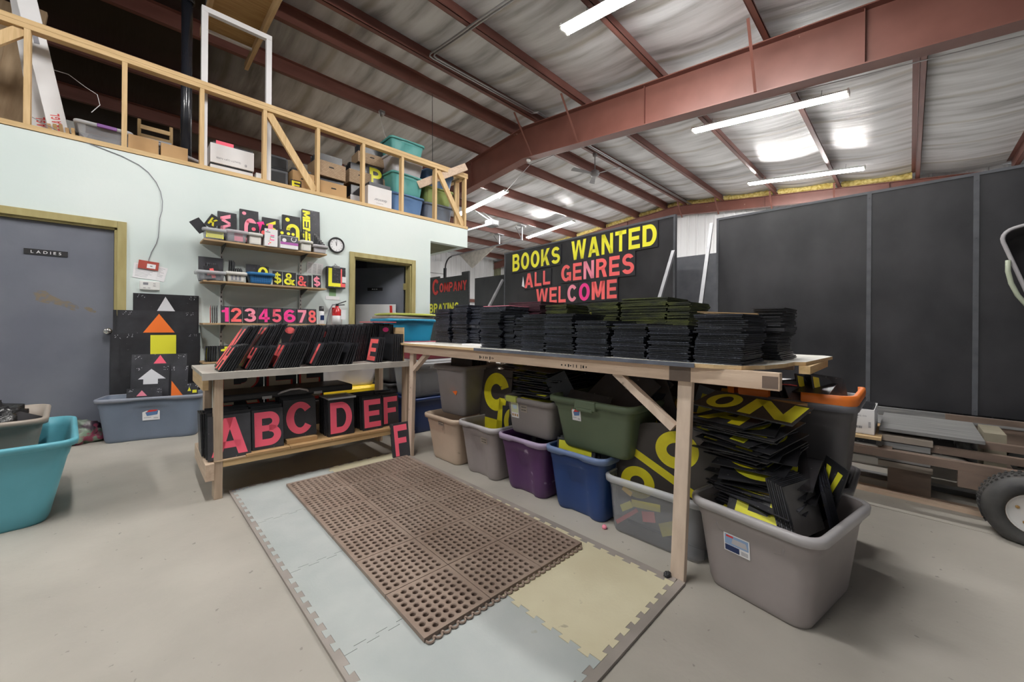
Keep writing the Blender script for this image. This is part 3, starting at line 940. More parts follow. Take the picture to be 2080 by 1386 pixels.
_tm = {}
def tub_mesh(top, bot, h, mk, rimk, recess, ribs, r, thick):
    k = (top, bot, h, mk, rimk, recess, ribs, r)
    if k in _tm:
        return _tm[k]
    ts = [0, .03, .08, .2, .4, .6, .72, .78, .82, .88, .92, 1.0]
    def ring(t, inset, z):
        w = bot[0] + (top[0] - bot[0]) * t - 2 * inset
        d = bot[1] + (top[1] - bot[1]) * t - 2 * inset
        out = []
        for (x, y) in rrect(w, d, r - inset * .5):
            if recess and t < .80:
                lim = recess * w / 2 * (1.0 - .35 * t / .8)
                e = max(0, min(1, (lim - abs(x)) / (.10 * w))) * max(0, min(1, (.80 - t) / .06))
                if abs(abs(y) - d / 2) < 1e-4:
                    y -= math.copysign(.021 * e, y)
            if ribs and t > .80:
                x *= 1 + .010 * ribs
                y *= 1 + .010 * ribs
            out.append((x, y, z))
        return out
    b = MB()
    n = len(rrect(1, 1, .1))
    rings = []
    c = .008
    for t in ts:
        rings.append(ring(t, c * max(0, 1 - t / .05) if t < .05 else 0, h * t))
    rings.append(ring(1, thick, h))
    for t in (.88, .78, .4, .04):
        rings.append(ring(t, thick, max(h * t, thick)))
    vs = [v for q in rings for v in q]
    fs = []
    for i in range(len(rings) - 1):
        for j in range(n):
            fs.append((i * n + j, i * n + (j + 1) % n, (i + 1) * n + (j + 1) % n, (i + 1) * n + j))
    fs.append(tuple(range(n))[::-1])
    fs.append(tuple((len(rings) - 1) * n + j for j in range(n)))
    b.add(vs, fs)
    body = b.mesh('tub', mk, True)
    # rolled rim
    rm = MB()
    prof = [(.0, -.030), (.016, -.030), (.019, -.006), (.016, .002), (.004, .006), (-thick, .002), (-thick, -.004)]
    rr = []
    for (o, dz) in prof:
        k2 = 1 + .010 * ribs if ribs else 1
        pts = rrect(top[0] * k2 + 2 * o, top[1] * k2 + 2 * o, r + o)
        nn = len(pts)
        q = []
        for (x, y) in pts:
            z = h + dz
            if recess and abs(x) < top[0] * .2 and abs(abs(y) - top[1] * k2 / 2 - o) < 1e-4:
                z += .009 if dz < -.02 else 0
            q.append((x, y, z))
        rr.append(q)
    vs = [v for q in rr for v in q]
    fs = []
    for i in range(len(rr) - 1):
        for j in range(n):
            fs.append((i * n + j, i * n + (j + 1) % n, (i + 1) * n + (j + 1) % n, (i + 1) * n + j))
    rm.add(vs, fs)
    _tm[k] = (body, rm.mesh('rim', rimk, True))
    return _tm[k]

def tub(label, loc, rz, top, bot, h, mk, rimk=None, recess=.5, ribs=1, r=.05, name='storage_tote', group=None, handles=None, sticker=None, thick=.004, cat='storage bin', tilt=(0, 0)):
    t = thing(name, label, cat, loc, (tilt[0], tilt[1], rz), group)
    body, rim = tub_mesh(top, bot, h, mk, rimk or mk, recess, ribs, r, thick)
    bo = put('bin_body', body, t)
    put('rim', rim, t)
    if handles:
        for s in (-1, 1):
            b = MB()
            b.box(-.07, .07, -.016, .016, -.045, .012)
            b.box(-.055, .055, -.022, .01, -.052, -.03)
            q = b.build('handle', handles, t, bevel=.008)
            if isinstance(mk, str) and top[0] >= top[1]:
                q.location = (s * (top[0] / 2 + .018), 0, h - .005)
                q.rotation_euler = (0, 0, R(90) * s)
            else:
                q.location = (0, s * (top[1] / 2 + .018), h - .005)
                q.rotation_euler = (0, 0, R(180) if s > 0 else 0)
    if sticker:
        for (kind, x, z, w, hh) in sticker:
            tt = z / h
            y = -(bot[1] + (top[1] - bot[1]) * tt) / 2 - (.006 if z / h > .8 else .001)
            if recess and abs(x) < recess * top[0] * .3 and tt < .8:
                y += .0185
            a = math.atan2((top[1] - bot[1]) / 2, h)
            b = MB()
            T = Matrix.Translation((x, y - .0012, z)) @ Matrix.Rotation(a, 4, 'X')
            b.box(-w / 2, w / 2, -.0008, .0008, -hh / 2, hh / 2, 0, T)
            yy = -.0013
            if kind == 'retail':      # red corner, picture of a tote, bar code
                b.add([(-w / 2, yy, hh / 2), (-w / 2, yy, hh * .2), (-w * .1, yy, hh / 2)], [(0, 1, 2)], 1, T)
                b.add([(-.33 * w, yy, .10 * hh), (-.24 * w, yy, -.18 * hh), (.36 * w, yy, -.10 * hh), (.42 * w, yy, .20 * hh), (0, yy, .24 * hh)], [(0, 1, 2, 3, 4)], 2, T)
                b.add([(-.30 * w, yy - .0002, .10 * hh), (.30 * w, yy - .0002, .16 * hh), (.40 * w, yy - .0002, .27 * hh), (-.1 * w, yy - .0002, .28 * hh)], [(0, 1, 2, 3)], 1, T)
                for i in range(9):
                    x0 = w * (.15 + .03 * i)
                    b.add([(x0, yy, -.40 * hh), (x0 + w * .014, yy, -.40 * hh), (x0 + w * .014, yy, -.30 * hh), (x0, yy, -.30 * hh)], [(0, 1, 2, 3)], 3, T)
                b.add([(-.42 * w, yy, -.32 * hh), (0, yy, -.30 * hh), (0, yy, -.27 * hh), (-.42 * w, yy, -.29 * hh)], [(0, 1, 2, 3)], 3, T)
                b.build('label_sticker', ['whitebox', 'red', 't_denim', 'ink'], bo)
            elif kind == 'blue':      # wide blue picture label
                b.add([(-.46 * w, yy, -.1 * hh), (.46 * w, yy, -.1 * hh), (.46 * w, yy, .45 * hh), (-.46 * w, yy, .45 * hh)], [(0, 1, 2, 3)], 2, T)
                b.add([(-.46 * w, yy, -.45 * hh), (.1 * w, yy, -.45 * hh), (.1 * w, yy, -.13 * hh), (-.46 * w, yy, -.13 * hh)], [(0, 1, 2, 3)], 4, T)
                b.add([(-.40 * w, yy - .0002, .32 * hh), (-.12 * w, yy - .0002, .32 * hh), (-.12 * w, yy - .0002, .42 * hh), (-.40 * w, yy - .0002, .42 * hh)], [(0, 1, 2, 3)], 1, T)
                b.add([(-.2 * w, yy - .0002, .0), (.42 * w, yy - .0002, 0), (.36 * w, yy - .0002, .3 * hh), (-.14 * w, yy - .0002, .3 * hh)], [(0, 1, 2, 3)], 5, T)
                for i in range(9):
                    x0 = w * (.17 + .03 * i)
                    b.add([(x0, yy, -.42 * hh), (x0 + w * .014, yy, -.42 * hh), (x0 + w * .014, yy, -.2 * hh), (x0, yy, -.2 * hh)], [(0, 1, 2, 3)], 3, T)
                b.build('label_sticker', ['whitebox', 'red', mat('sticker_blue', (.25, .36, .56), .4), 'ink', 't_navy', 't_palegrey'], bo)
            elif kind == 'green':
                b.add([(-.46 * w, yy, -.2 * hh), (.46 * w, yy, -.2 * hh), (.46 * w, yy, .46 * hh), (-.46 * w, yy, .46 * hh)], [(0, 1, 2, 3)], 1, T)
                b.add([(-.2 * w, yy - .0002, 0), (.3 * w, yy - .0002, .02 * hh), (.3 * w, yy - .0002, .25 * hh), (-.3 * w, yy - .0002, .22 * hh)], [(0, 1, 2, 3)], 2, T)
                for i in range(3):
                    b.add([(w * (-.4 + .3 * i), yy, -.42 * hh), (w * (-.2 + .3 * i), yy, -.42 * hh), (w * (-.2 + .3 * i), yy, -.28 * hh), (w * (-.4 + .3 * i), yy, -.28 * hh)], [(0, 1, 2, 3)], 3, T)
                b.build('label_sticker', ['whitebox', mat('sticker_lime', (.62, .66, .42), .5), mat('sticker_sky', (.5, .62, .72), .5), 'kraft'], bo)
            else:                     # handwritten tape
                rr = random.Random(int(1000 * (x + z + w)))
                for ln in (0.18, -.22):
                    xx = -.36 * w
                    while xx < .34 * w:
                        ww = w * rr.uniform(.03, .08)
                        b.add([(xx, yy, ln * hh - .06 * hh), (xx + ww, yy, ln * hh - .10 * hh), (xx + ww, yy, ln * hh + .10 * hh), (xx, yy, ln * hh + .05 * hh)], [(0, 1, 2, 3)], 1, T)
                        xx += ww + w * .03
                b.build('tape_label', ['t_taupe', 'black'], bo)
    return t

def lid(label, loc, rz, w, d, mk, h=.03, name='snap_cover'):
    t = thing(name, label, 'lid', loc, rz)
    b = MB()
    rs = [(w, d, .05, 0), (w, d, .05, h * .6), (w - .02, d - .02, .045, h * .8), (w - .06, d - .06, .04, h * .8), (w - .075, d - .075, .04, h), (w - .1, d - .1, .04, h)]
    n = len(rrect(1, 1, .1))
    vs = []
    for (a, c, r, z) in rs:
        vs += [(x, y, z) for x, y in rrect(a, c, r)]
    fs = [(i * n + j, i * n + (j + 1) % n, (i + 1) * n + (j + 1) % n, (i + 1) * n + j) for i in range(len(rs) - 1) for j in range(n)]
    fs += [tuple(range(n))[::-1], tuple((len(rs) - 1) * n + j for j in range(n))]
    b.add(vs, fs)
    b.build('lid_top', mk, t, smooth=False)
    return t

def carton(label, loc, rz, w, d, h, mk='kraft', flaps=False, slot=True, name='cardboard_box', text=None, open_top=True, group=None):
    t = thing(name, label, 'box', loc, rz, group)
    b = MB()
    th = .005
    b.box(-w / 2, w / 2, -d / 2, d / 2, 0, th)
    zt = h
    b.box(-w / 2, w / 2, -d / 2, -d / 2 + th, th, zt).box(-w / 2, w / 2, d / 2 - th, d / 2, th, zt)
    b.box(-w / 2, -w / 2 + th, -d / 2 + th, d / 2 - th, th, zt).box(w / 2 - th, w / 2, -d / 2 + th, d / 2 - th, th, zt)
    if not open_top:
        b.box(-w / 2, w / 2, -d / 2, d / 2, zt, zt + th)
    bo = b.build('box_body', mk, t, bevel=.002)
    if slot:
        poly = [(-.035, 0), (-.035, .012), (-.025, .018), (.025, .018), (.035, .012), (.035, 0)]
        q = MB().prism(poly, 0, .001, T=Matrix.Translation((0, -d / 2 - .0008, h * .62)) @ Matrix.Rotation(R(90), 4, 'X'))
        q.build('hand_hole', 'black', t)
    if text:
        q = MB()
        for (s, x, z, hh, wd, flip) in text:
            put_text(q, s, x, z, hh, -d / 2 - .001, 0, .012, width=wd, flip=flip)
        q.build('printed_lettering', 'ink', t)
    return t
# ------------------------------------------------------------------ the loft railing
rail = bpy.data.objects.new('loft_railing', None)
C.objects.link(rail)
struct(rail)
MB().box(-4.5, 4.30, 5.49, 5.63, 2.815, 2.86).build('bottom_plate', 'pine_x', rail)
b = MB().box(-4.5, 4.30, 5.50, 5.59, 3.705, 3.748)
b.build('top_rail', 'pine_x', rail, bevel=.002)
MB().box(-4.5, 4.30, 5.50, 5.59, 3.749, 3.792).build('top_rail', 'pine_x', rail, bevel=.002)
for x in (-1.3, -.632, -.017, .593, 1.196, 1.808, 2.42, 3.036, 3.642, 4.254):
    MB().box(x - .02, x + .02, 5.502, 5.588, 2.86, 3.705).build('stud', 'pine_z', rail, bevel=.002)
MB().box(4.21, 4.30, 5.75, 5.79, 2.86, 3.70).build('stud', 'pine_z', rail)
MB().bar((1.235, 5.545, 3.70), (1.775, 5.545, 2.875), .085, .04, up=(0, 1, 0)).build('diagonal_brace', 'pine_z', rail)
MB().bar((3.70, 5.545, 3.70), (4.225, 5.545, 2.875), .085, .04, up=(0, 1, 0)).build('diagonal_brace', 'pine_z', rail)
MB().bar((-.66, 5.545, 3.70), (-1.28, 5.545, 3.0), .085, .04, up=(0, 1, 0)).build('diagonal_brace', 'pine_z', rail)
b = MB().box(4.20, 4.29, 5.62, 8.2, 3.70, 3.79)
b.build('side_rail', 'pine_y', rail)
LF = 2.86      # top of the loft boards at the edge
struct(MB().box(-4.5, 4.18, 5.63, 15.8, 2.80, 2.86).build('floor_loft_deck', 'plywood'))
o = MB().bar((3.42, 5.70, 3.42), (4.18, 5.40, 3.86), .035, .12).build('loose_board', 'old_y')
tag(o, 'rough board jutting out past the right end of the loft railing', 'board')

# ------------------------------------------------------------------ things stored in the loft
t = thing('door_casing', 'white painted door casing standing behind the loft railing', 'frame', (.95, 5.70, LF))
for x in (-.32, .32):
    MB().box(x - .03, x + .03, -.03, .03, 0, 1.82).build('jamb', 'whitebox', t, bevel=.003)
MB().box(-.35, .35, -.03, .03, 1.82, 1.88).build('head', 'whitebox', t, bevel=.003)
t = thing('overhead_platform', 'plywood platform on lumber rails hung under the roof above the loft', 'platform', (1.03, 5.7, 5.06))
MB().box(-.30, .30, -1.2, 1.05, .06, .075).build('plywood_sheet', 'plywood', t)
MB().box(-.33, -.285, -1.3, 1.1, -.04, .06).build('side_rail', 'pine_y', t)
MB().box(.25, .30, -1.3, 1.5, -.04, .06).build('side_rail', 'pine_y', t)
MB().box(-.285, .25, .98, 1.02, .0, .03).build('white_bar', 'whitebox', t)
for y in (-.05, .63):
    for x in (-.31, .275):
        MB().box(x - .012, x + .012, y - .012, y + .012, .06, zp(5.7 + y) - 5.06 + .01).build('strap', 'galv', t)
o = MB().lathe([(.0, 0), (.055, 0), (.055, 1.7), (0, 1.7)], 24).tube([(0, 0, 1.68), (0, 0, 1.75)], .075, 20).build('stove_pipe', mat('black_stove_pipe', (.02, .022, .03), .25, coat=.3), smooth=True)
for p in o.data.polygons:
    p.use_smooth = len(p.vertices) == 4
o.location = (.52, 6.25, LF)
o.scale = (1, 1, 1.3)
tag(o, 'black stove pipe rising from the loft floor to the roof', 'pipe')
# long white cartons leaning in the corner
for (x, dx, lab, ry) in [(-.58, .05, 'long white tube carton leaning at the loft railing, nearest the dark opening', 10), (-.70, 0, 'long white tube carton leaning half hidden by the first railing post', 7)]:
    t = thing('tube_carton', lab, 'box', (x + .13, 5.80 + (.20 - 4 * dx), LF), (R(-3), R(-ry), 0))
    MB().box(-.065, .065, -.06, .06, 0, 1.75).build('carton_body', 'whitebox', t, bevel=.003)
    q = MB().box(-.05, .05, -.0612, -.06, .04, .06)
    for k in range(5):
        put_glyph(q, 'FRAGL'[k], -.03, .03, .08 + .035 * k, .105 + .035 * k, -.0612, 0, 1)
    q.build('red_print', 'red', t)
    MB().box(-.02, .015, -.0612, -.06, .88, 1.02).build('black_label', 'ink', t)
MT['brown_paper'] = mat('brown_wrapping_paper', (.27, .18, .10), .7, col2=(.40, .29, .18), scale=4, bump=.6, stretch=(3, 3, .6))
for k, (x, ry, w) in enumerate([(-.86, 6, .22), (-1.02, 3, .22)]):
    o = MB().box(-w / 2, w / 2, -.03, .03, 0, 1.5).build('wrapped_board', 'brown_paper', bevel=.008, loc=(x, 6.25 + .1 * k, LF), rot=(R(-4), R(ry), 0))
    tag(o, ['brown wrapped panel leaning beside the white cartons', 'brown wrapped panel at the far left of the loft'][k], 'panel')
o = MB().box(-.16, .16, -.01, .01, 0, .42).build('metal_sheet', mat('mottled_grey_sheet', (.25, .25, .24), .5, col2=(.42, .42, .40), scale=5), loc=(-.48, 6.3, LF), rot=(R(-8), 0, 0))
tag(o, 'square mottled grey sheet leaning behind the purple handled bin', 'sheet')
for k in range(5):
    o = MB().box(-.012, .012, -.09, .09, 0, .13 + .01 * (k % 3)).build('book', ['kraft', 'plywood', 'kraft_edge'][k % 3], loc=(-.50 + .034 * k, 5.82, LF), rot=(0, R(-12 + 2 * k), 0))
    tag(o, 'tan book leaning in the short row beside the white cartons', 'book', 'tan books in the loft')
o = MB().lathe([(0, 0), (.06, 0), (.065, .05), (.05, .12), (.06, .17), (.02, .21), (0, .21)], 16).build('black_jug', 'black_metal', smooth=True, loc=(-.36, 6.05, LF))
tag(o, 'black jug between the tan books and the purple handled bin', 'jug')
tub('clear tote with a violet handle at the loft railing', (-.16, 5.86, LF), 0, (.38, .36), (.32, .30), .22, 'clear', 'clear_rim', recess=0, handles=None, r=.03)
o = MB().box(-.06, .08, -.012, .012, -.02, .015).build('clip_handle', 't_purplehandle', loc=(-.15, 5.662, LF + .205), bevel=.006)
o.parent = [q for q in bpy.data.objects if q.get('label') == 'clear tote with a violet handle at the loft railing'][0]
o.location = (.01, -.205, .205)
tag(MB().box(-.12, .12, -.1, .1, 0, .14).build('folded_fabric', 't_bluegrey_rim', loc=(-.16, 5.86, LF + .006), bevel=.03), 'pale folded fabric inside the violet handled tote', 'fabric')
def filled_carton(label, x0, x1, y0, d, z, h, mk='kraft', n=5, over=.04, **kw):
    t = carton(label, ((x0 + x1) / 2, y0 + d / 2, z), 0, x1 - x0, d, h, mk, **kw)
    return t
def cards_in(label, group, xc, yc, z, w, h, n, pitch, tilt=0, board='coro', name='sign_card', gl=(), along='y', dz=.01):
    """n upright cards one behind the other"""
    for k in range(n):
        off = (k - (n - 1) / 2) * pitch
        loc = (xc + rnd.uniform(-.006, .006), yc + off, z) if along == 'y' else (xc + off, yc + rnd.uniform(-.006, .006), z)
        rot = (R(-tilt + rnd.uniform(-1, 1)), 0, rnd.uniform(-.02, .02)) if along == 'y' else (R(-tilt + rnd.uniform(-1, 1)), 0, R(90) + rnd.uniform(-.02, .02))
        card(name, label, w, h + rnd.uniform(-dz, dz), loc, rot, board=board, gl=gl if k == 0 else (), group=group, t=min(.008, pitch * .8))
filled_carton('plain kraft carton left of the second in the loft, beside the violet handled tote', .012, .245, 5.66, .3, LF, .20, slot=False)
filled_carton('kraft carton directly left of the black stove pipe foot', .262, .485, 5.64, .3, LF, .185, slot=False)
cards_in('dark card standing in the kraft carton beside the violet handled tote', 'cards in the left kraft carton', .12, 5.82, LF + .02, .19, .21, 5, .045)
cards_in('dark card standing in the kraft carton near the stove pipe', 'cards in the pipe side kraft carton', .37, 5.82, LF + .02, .18, .19, 4, .05)
t = thing('wooden_chair', 'small wooden chair with a ladder back deep in the loft', 'chair', (.26, 6.55, LF))
for (x, y, h) in [(-.15, .13, .78), (.15, .13, .78), (-.15, -.13, .42), (.15, -.13, .42)]:
    MB().tube([(x, y, 0), (x, y + (.05 if h > .5 else 0), h)], .018, 8).build('leg', 'pine_z', t, smooth=True)
MB().box(-.19, .19, -.17, .17, .42, .445).build('seat', 'shelf_brown', t, bevel=.01)
for z in (.55, .66):
    MB().box(-.14, .14, .145, .16, z, z + .05).build('back_slat', 'pine_x', t)
o = thing('old_window', 'small grey framed window sash leaning in front of the wooden chair', 'window', (.25, 6.2, LF), (R(-8), 0, R(-6)))
b = MB().box(-.13, .13, -.012, .012, 0, .02).box(-.13, .13, -.012, .012, .39, .41).box(-.13, -.11, -.012, .012, .02, .39).box(.11, .13, -.012, .012, .02, .39)
b.build('sash_frame', 'pole_grey', o)
MB().box(-.11, .11, -.003, .003, .02, .39).build('pane', 'glass', o)
tub('pale grey shallow tub tipped behind the kraft cartons', (.40, 6.10, LF + .12), R(15), (.44, .34), (.36, .26), .12, 't_palegrey', recess=0, r=.05, tilt=(R(8), R(10)))
tag(MB().box(-.2, .2, -.16, .16, 0, .125).build('cardboard_box', 'kraft_edge', loc=(.40, 6.12, LF), rot=(0, 0, R(15))), 'low carton under the tipped pale grey tub', 'box')
# white copy paper carton on a dark carton
t = carton('dark carton under the white copy paper carton', (.90, 5.84, LF), 0, .42, .3, .10, 'whitebox', slot=False)
tag(MB().box(-.205, .205, -.14, .14, 0, .115).build('dark_bundle', 'black', loc=(.90, 5.84, LF + .006)), 'dark bundle of cards in the low white carton behind the railing', 'bundle')
t = carton('white copy paper carton lying upside down on the dark bundle', (.905, 5.84, LF + .125), 0, .43, .3, .225, 'whitebox', slot=False,
           text=[('QUALITY COPY PAPER', -.16, .055, .018, .24, True), ('8', .12, .03, .03, .022, True)])
cards_in('black card standing in the white copy paper carton', 'cards in the copy paper carton', .92, 5.86, LF + .14, .40, .25, 6, .04)
card('sign_card', 'pink faced card at the front of the white copy paper carton', .17, .262, (.83, 5.712, LF + .135), (0, 0, 0), face='neon_pink')
o = tag(MB().box(-.05, .05, -.05, .05, 0, .14).build('power_adapter', 'white_plastic', bevel=.008, loc=(1.20, 5.78, LF)), 'small white box left of the black speaker box', 'box')
for k in range(2):
    t = thing('speaker_box', ['black speaker box standing on the loft edge under the other', 'black rounded speaker box on top of the other'][k], 'speaker', (1.375, 5.80 + .02 * k, LF + (0, .225)[k]), R(-6 + 8 * k))
    t = MB().box(-.13, .13, -.13, .13, 0, (.22, .19)[k]).build('cabinet', 'grey_panel', t, bevel=(.01, .045)[k], seg=3)
    MB().box(-.10, .10, -.134, -.13, .03, (.19, .15)[k]).build('grille', 'black', t)
t = carton('kraft carton with a yellow card behind the diagonal brace', (1.67, 5.82, LF), R(4), .27, .3, .27, slot=True)
cards_in('dark card standing in the kraft carton behind the diagonal brace', 'cards behind the diagonal brace', 1.67, 5.83, LF + .02, .23, .30, 5, .05)
card('sign_card', 'yellow marked card leaning at the foot of the diagonal brace', .13, .14, (1.585, 5.655, LF), (R(-4), 0, 0), gl=[G('E', 'yellow', -.05, .05, .015, .125)])
# woven print cartons in three columns
t = carton('open kraft carton at the foot of the first carton column', (2.07, 5.84, LF), 0, .36, .32, .235)
cards_in('dark card packed in the kraft carton at the foot of the first column', 'cards in the first column foot', 2.07, 5.84, LF + .02, .32, .275, 7, .035)
t = carton('woven print carton on top of the first column', (2.03, 5.84, LF + .30), R(3), .40, .32, .21, 'woven')
cards_in('dark card packed in the woven carton on the first column', 'cards in the first column top', 2.03, 5.84, LF + .32, .35, .30, 7, .035)
t = carton('woven print carton wrapped in film at the foot of the second column', (2.57, 6.06, LF), 0, .34, .3, .2, 'woven', slot=False)
tag(MB().box(-.178, .178, -.008, -.002, 0, .21).build('plastic_film', 'wrap', loc=(2.57, 5.905, LF), bevel=.001), 'clear film wrapped round the low woven carton', 'film')
cards_in('dark card standing in the film wrapped carton', 'cards in the film wrapped carton', 2.57, 6.06, LF + .02, .29, .37, 6, .04)
t = carton('woven print carton high in the second column', (2.55, 6.06, LF + .40), 0, .34, .3, .20, 'woven')
cards_in('dark card standing in the high woven carton of the second column', 'cards high in the second column', 2.55, 6.06, LF + .42, .28, .30, 6, .04)
t = carton('white copy paper carton turned upside down behind the railing', (2.745, 5.80, LF), 0, .38, .28, .33, 'whitebox', slot=False, open_top=False,
           text=[('domtar', -.09, .12, .04, .20, True), ('EarthChoice', -.06, .085, .012, .11, True)])
t = carton('woven print carton above the upside down white carton', (2.83, 6.10, LF + .40), R(-4), .36, .3, .19, 'woven', slot=False)
tag(MB().box(-.17, .17, -.14, .14, 0, .05).build('dark_bundle', 'grey_panel', loc=(2.745, 5.80, LF + .337)), 'dark flat bundle on the upside down white carton', 'bundle')
tag(MB().box(-.17, .17, -.14, .14, 0, .39).build('dark_bundle', 'black', loc=(2.83, 6.12, LF)), 'dark bundle behind the upside down white carton', 'bundle')
card('sign_card', 'card with a yellow letter P in the woven carton above the white carton', .26, .32, (2.80, 5.93, LF + .43), (R(-6), 0, 0), gl=[G('P', 'yellow', -.09, .11, .03, .30)])
t = carton('woven print carton topmost in the loft, full of dark books', (2.78, 6.14, LF + .78), R(-4), .44, .3, .17, 'woven')
cards_in('dark card packed in the topmost woven carton', 'cards in the topmost carton', 2.78, 6.14, LF + .78 + .02, .36, .30, 7, .036)
# columns of totes
TOP, BOT = (.58, .44), (.50, .36)
z = LF
for (mk, h, lab) in [('t_denim', .34, 'denim blue tote at the foot of the taller tote stack'), ('t_seafoam', .32, 'seafoam tote second from the floor in the taller tote stack'),
                     ('t_palegrey', .28, 'pale grey tote third up in the taller tote stack'), ('t_seafoam', .25, 'seafoam tote on top of the taller tote stack')]:
    tub(lab, (3.235, 5.90, z), R(rnd.uniform(-3, 3)), TOP, BOT, h, mk, recess=.4, name='storage_tote')
    z += h + .008
z = LF
for (mk, h, lab) in [('t_bluegrey', .33, 'blue grey tote at the foot of the stack by the railing end'), ('t_olive', .27, 'olive green tote in the middle of the stack by the railing end'),
                     ('t_denim', .27, 'denim blue tote on top of the stack by the railing end')]:
    tub(lab, (3.86, 5.93, z), R(rnd.uniform(-3, 3)), (.56, .44), (.48, .36), h, mk, recess=.4, name='storage_tote')
    z += h + .008
o = MB().tube([(-.55, 6.0, 3.62), (-.42, 5.95, 3.60), (-.3, 5.95, 3.52), (-.22, 5.95, 3.48), (-.2, 5.95, 3.38), (-.26, 5.95, 3.28)], .0035, 6).build('loose_wire', 'paper')
tag(o, 'loose pale wire dangling from the white cartons in the loft', 'wire')

# ------------------------------------------------------------------ on the office wall
pts = [(-.60, 5.494, 2.93), (-.41, 5.494, 2.845), (-.2, 5.494, 2.80), (-.03, 5.494, 2.76), (.09, 5.494, 2.71), (.16, 5.494, 2.655), (.22, 5.494, 2.57), (.255, 5.494, 2.48), (.271, 5.494, 2.38), (.268, 5.494, 2.28),
       (.25, 5.494, 2.2), (.245, 5.494, 2.08), (.24, 5.494, 2.0), (.225, 5.494, 1.93), (.19, 5.494, 1.84), (.17, 5.494, 1.76), (.165, 5.488, 1.70)]
o = MB().tube(pts, .0035, 6).build('thermostat_wire', 'ink')
tag(o, 'thin grey wire looping down the wall to the thermostat', 'wire')
t = thing('thermostat', 'white wall thermostat below the pinned notes', 'thermostat', (.178, 5.5, 1.492))
t = MB().box(-.077, .077, -.028, 0, -.045, .045).build('housing', 'white_plastic', t, bevel=.006)
MB().box(-.05, -.012, -.0286, -.028, .005, .030).build('display', 'ink', t)
for (x, z) in [(.035, .02), (.035, 0), (-.04, -.025), (-.005, -.025)]:
    MB().box(x - .009, x + .009, -.031, -.028, z - .004, z + .004).build('button', 't_palegrey', t)
for k, (x, z, a) in enumerate([(.145, 1.635, -5), (.215, 1.63, -12)]):
    b = MB().box(-.09, .09, -.001, .001, -.075, .075)
    for i in range(9):
        b.box(-.075, -.075 + .15 * rnd.uniform(.6, 1), -.0013, -.001, .055 - .014 * i, .0575 - .014 * i, 1)
    o = b.build('note_sheet', ['paper', 'ink'], loc=(x, 5.497 + .0012 * k - .0012, z), rot=(0, R(-a), 0))
    tag(o, ['white printed sheet pinned under the red cover', 'white printed sheet tilted behind the first one'][k], 'paper')
b = MB().box(-.077, .077, -.014, 0, -.042, .042)
b.box(-.012, .055, -.0145, -.014, -.03, .015, 1).box(.012, .03, -.015, -.0145, -.012, -.002, 2)
o = b.build('red_case', [mat('dull_red_case', (.42, .07, .05), .45), 'paper', 'ink'], bevel=.003, loc=(.168, 5.494, 1.70), rot=(0, R(6), 0))
tag(o, 'red case with a white label pinned over the notes', 'case')
# clock
t = thing('wall_clock', 'round black rimmed wall clock right of the top shelf', 'clock', (2.04, 5.5, 2.19))
TX = Matrix.Rotation(R(90), 4, 'X')
MB().lathe([(0, 0), (.105, 0), (.107, .03), (.098, .04), (.088, .035), (.086, .022), (0, .022)], 40, T=TX).build('rim', 'black_metal', t, smooth=True)
b = MB().lathe([(0, .0225), (.087, .0225), (.087, .0228), (0, .0228)], 32, T=TX)
b.build('dial', 'paper', t)
b = MB()
for k in range(12):
    a = R(30 * k)
    x, z = .070 * math.sin(a), .070 * math.cos(a)
    s = '12' if k == 0 else str(k)
    w = text_width(s, .016, 0)
    put_text(b, s, x - w / 2, z - .008, .016, -.0232, 0, 0)
b.build('numerals', 'black', t)
MB().bar((0, -.0245, -.012), (-.010, -.0245, .045), .006, .001, up=(0, 1, 0)).build('hour_hand', 'black', t)
MB().bar((0, -.0255, -.015), (.004, -.0255, .066), .004, .001, up=(0, 1, 0)).build('minute_hand', 'black', t)

# shelving: two slotted standards and four boards
for k, x in enumerate((.775, 1.60)):
    b = MB().box(x - .013, x + .013, 5.488, 5.5, .62, 2.04)
    for i in range(28):
        b.box(x - .004, x + .004, 5.4874, 5.488, .65 + .05 * i, .672 + .05 * i, 1)
    tag(b.build('shelf_standard', ['white_plastic', 'black']), ['slotted white standard holding the left ends of the wall shelves', 'slotted white standard holding the right ends of the wall shelves'][k], 'shelf standard')
SH = [1.985, 1.548, 1.095, .68]
SHL = ['top wall shelf, loaded with letter bins', 'second wall shelf, under the top one', 'third wall shelf, with the pink number cards', 'lowest wall shelf, mostly hidden behind the bench']
for z, lab in zip(SH, SHL):
    t = thing('wall_shelf', lab, 'shelf', (1.2, 5.34, z))
    MB().box(-.62, .62, -.14, .145, 0, .019).build('board', 'shelf_brown', t, bevel=.002)
    for x in (-.425, .40):
        b = MB().prism([(.148, -.001), (-.10, -.001), (-.10, -.012), (.10, -.065), (.148, -.075)], -.004, .004,
                       T=Matrix.Translation((x, 0, 0)) @ Matrix(((0, 0, 1, 0), (1, 0, 0, 0), (0, 1, 0, 0), (0, 0, 0, 1))))
        b.build('bracket', 'black_metal', t)
zt = SH[0] + .0195
def small_bin(label, x0, x1, h, mk, z, y=5.27, d=.17, taper=.88, rimk=None, **kw):
    w = x1 - x0
    return tub(label, ((x0 + x1) / 2, y, z), 0, (w, d), (w * taper, d * taper), h, mk, rimk or mk, recess=0, ribs=0, r=.02, name='small_bin', **kw)
small_bin('clear shoebox bin of yellow cards at the left end of the top shelf', .585, .765, .11, 'clear', zt, rimk='clear_rim')
small_bin('clear shoebox bin with a pink card, second on the top shelf', .775, .965, .125, 'clear', zt, rimk='clear_rim')
small_bin('white carton of small cards, third on the top shelf', .985, 1.10, .125, 't_white', zt, taper=.95)
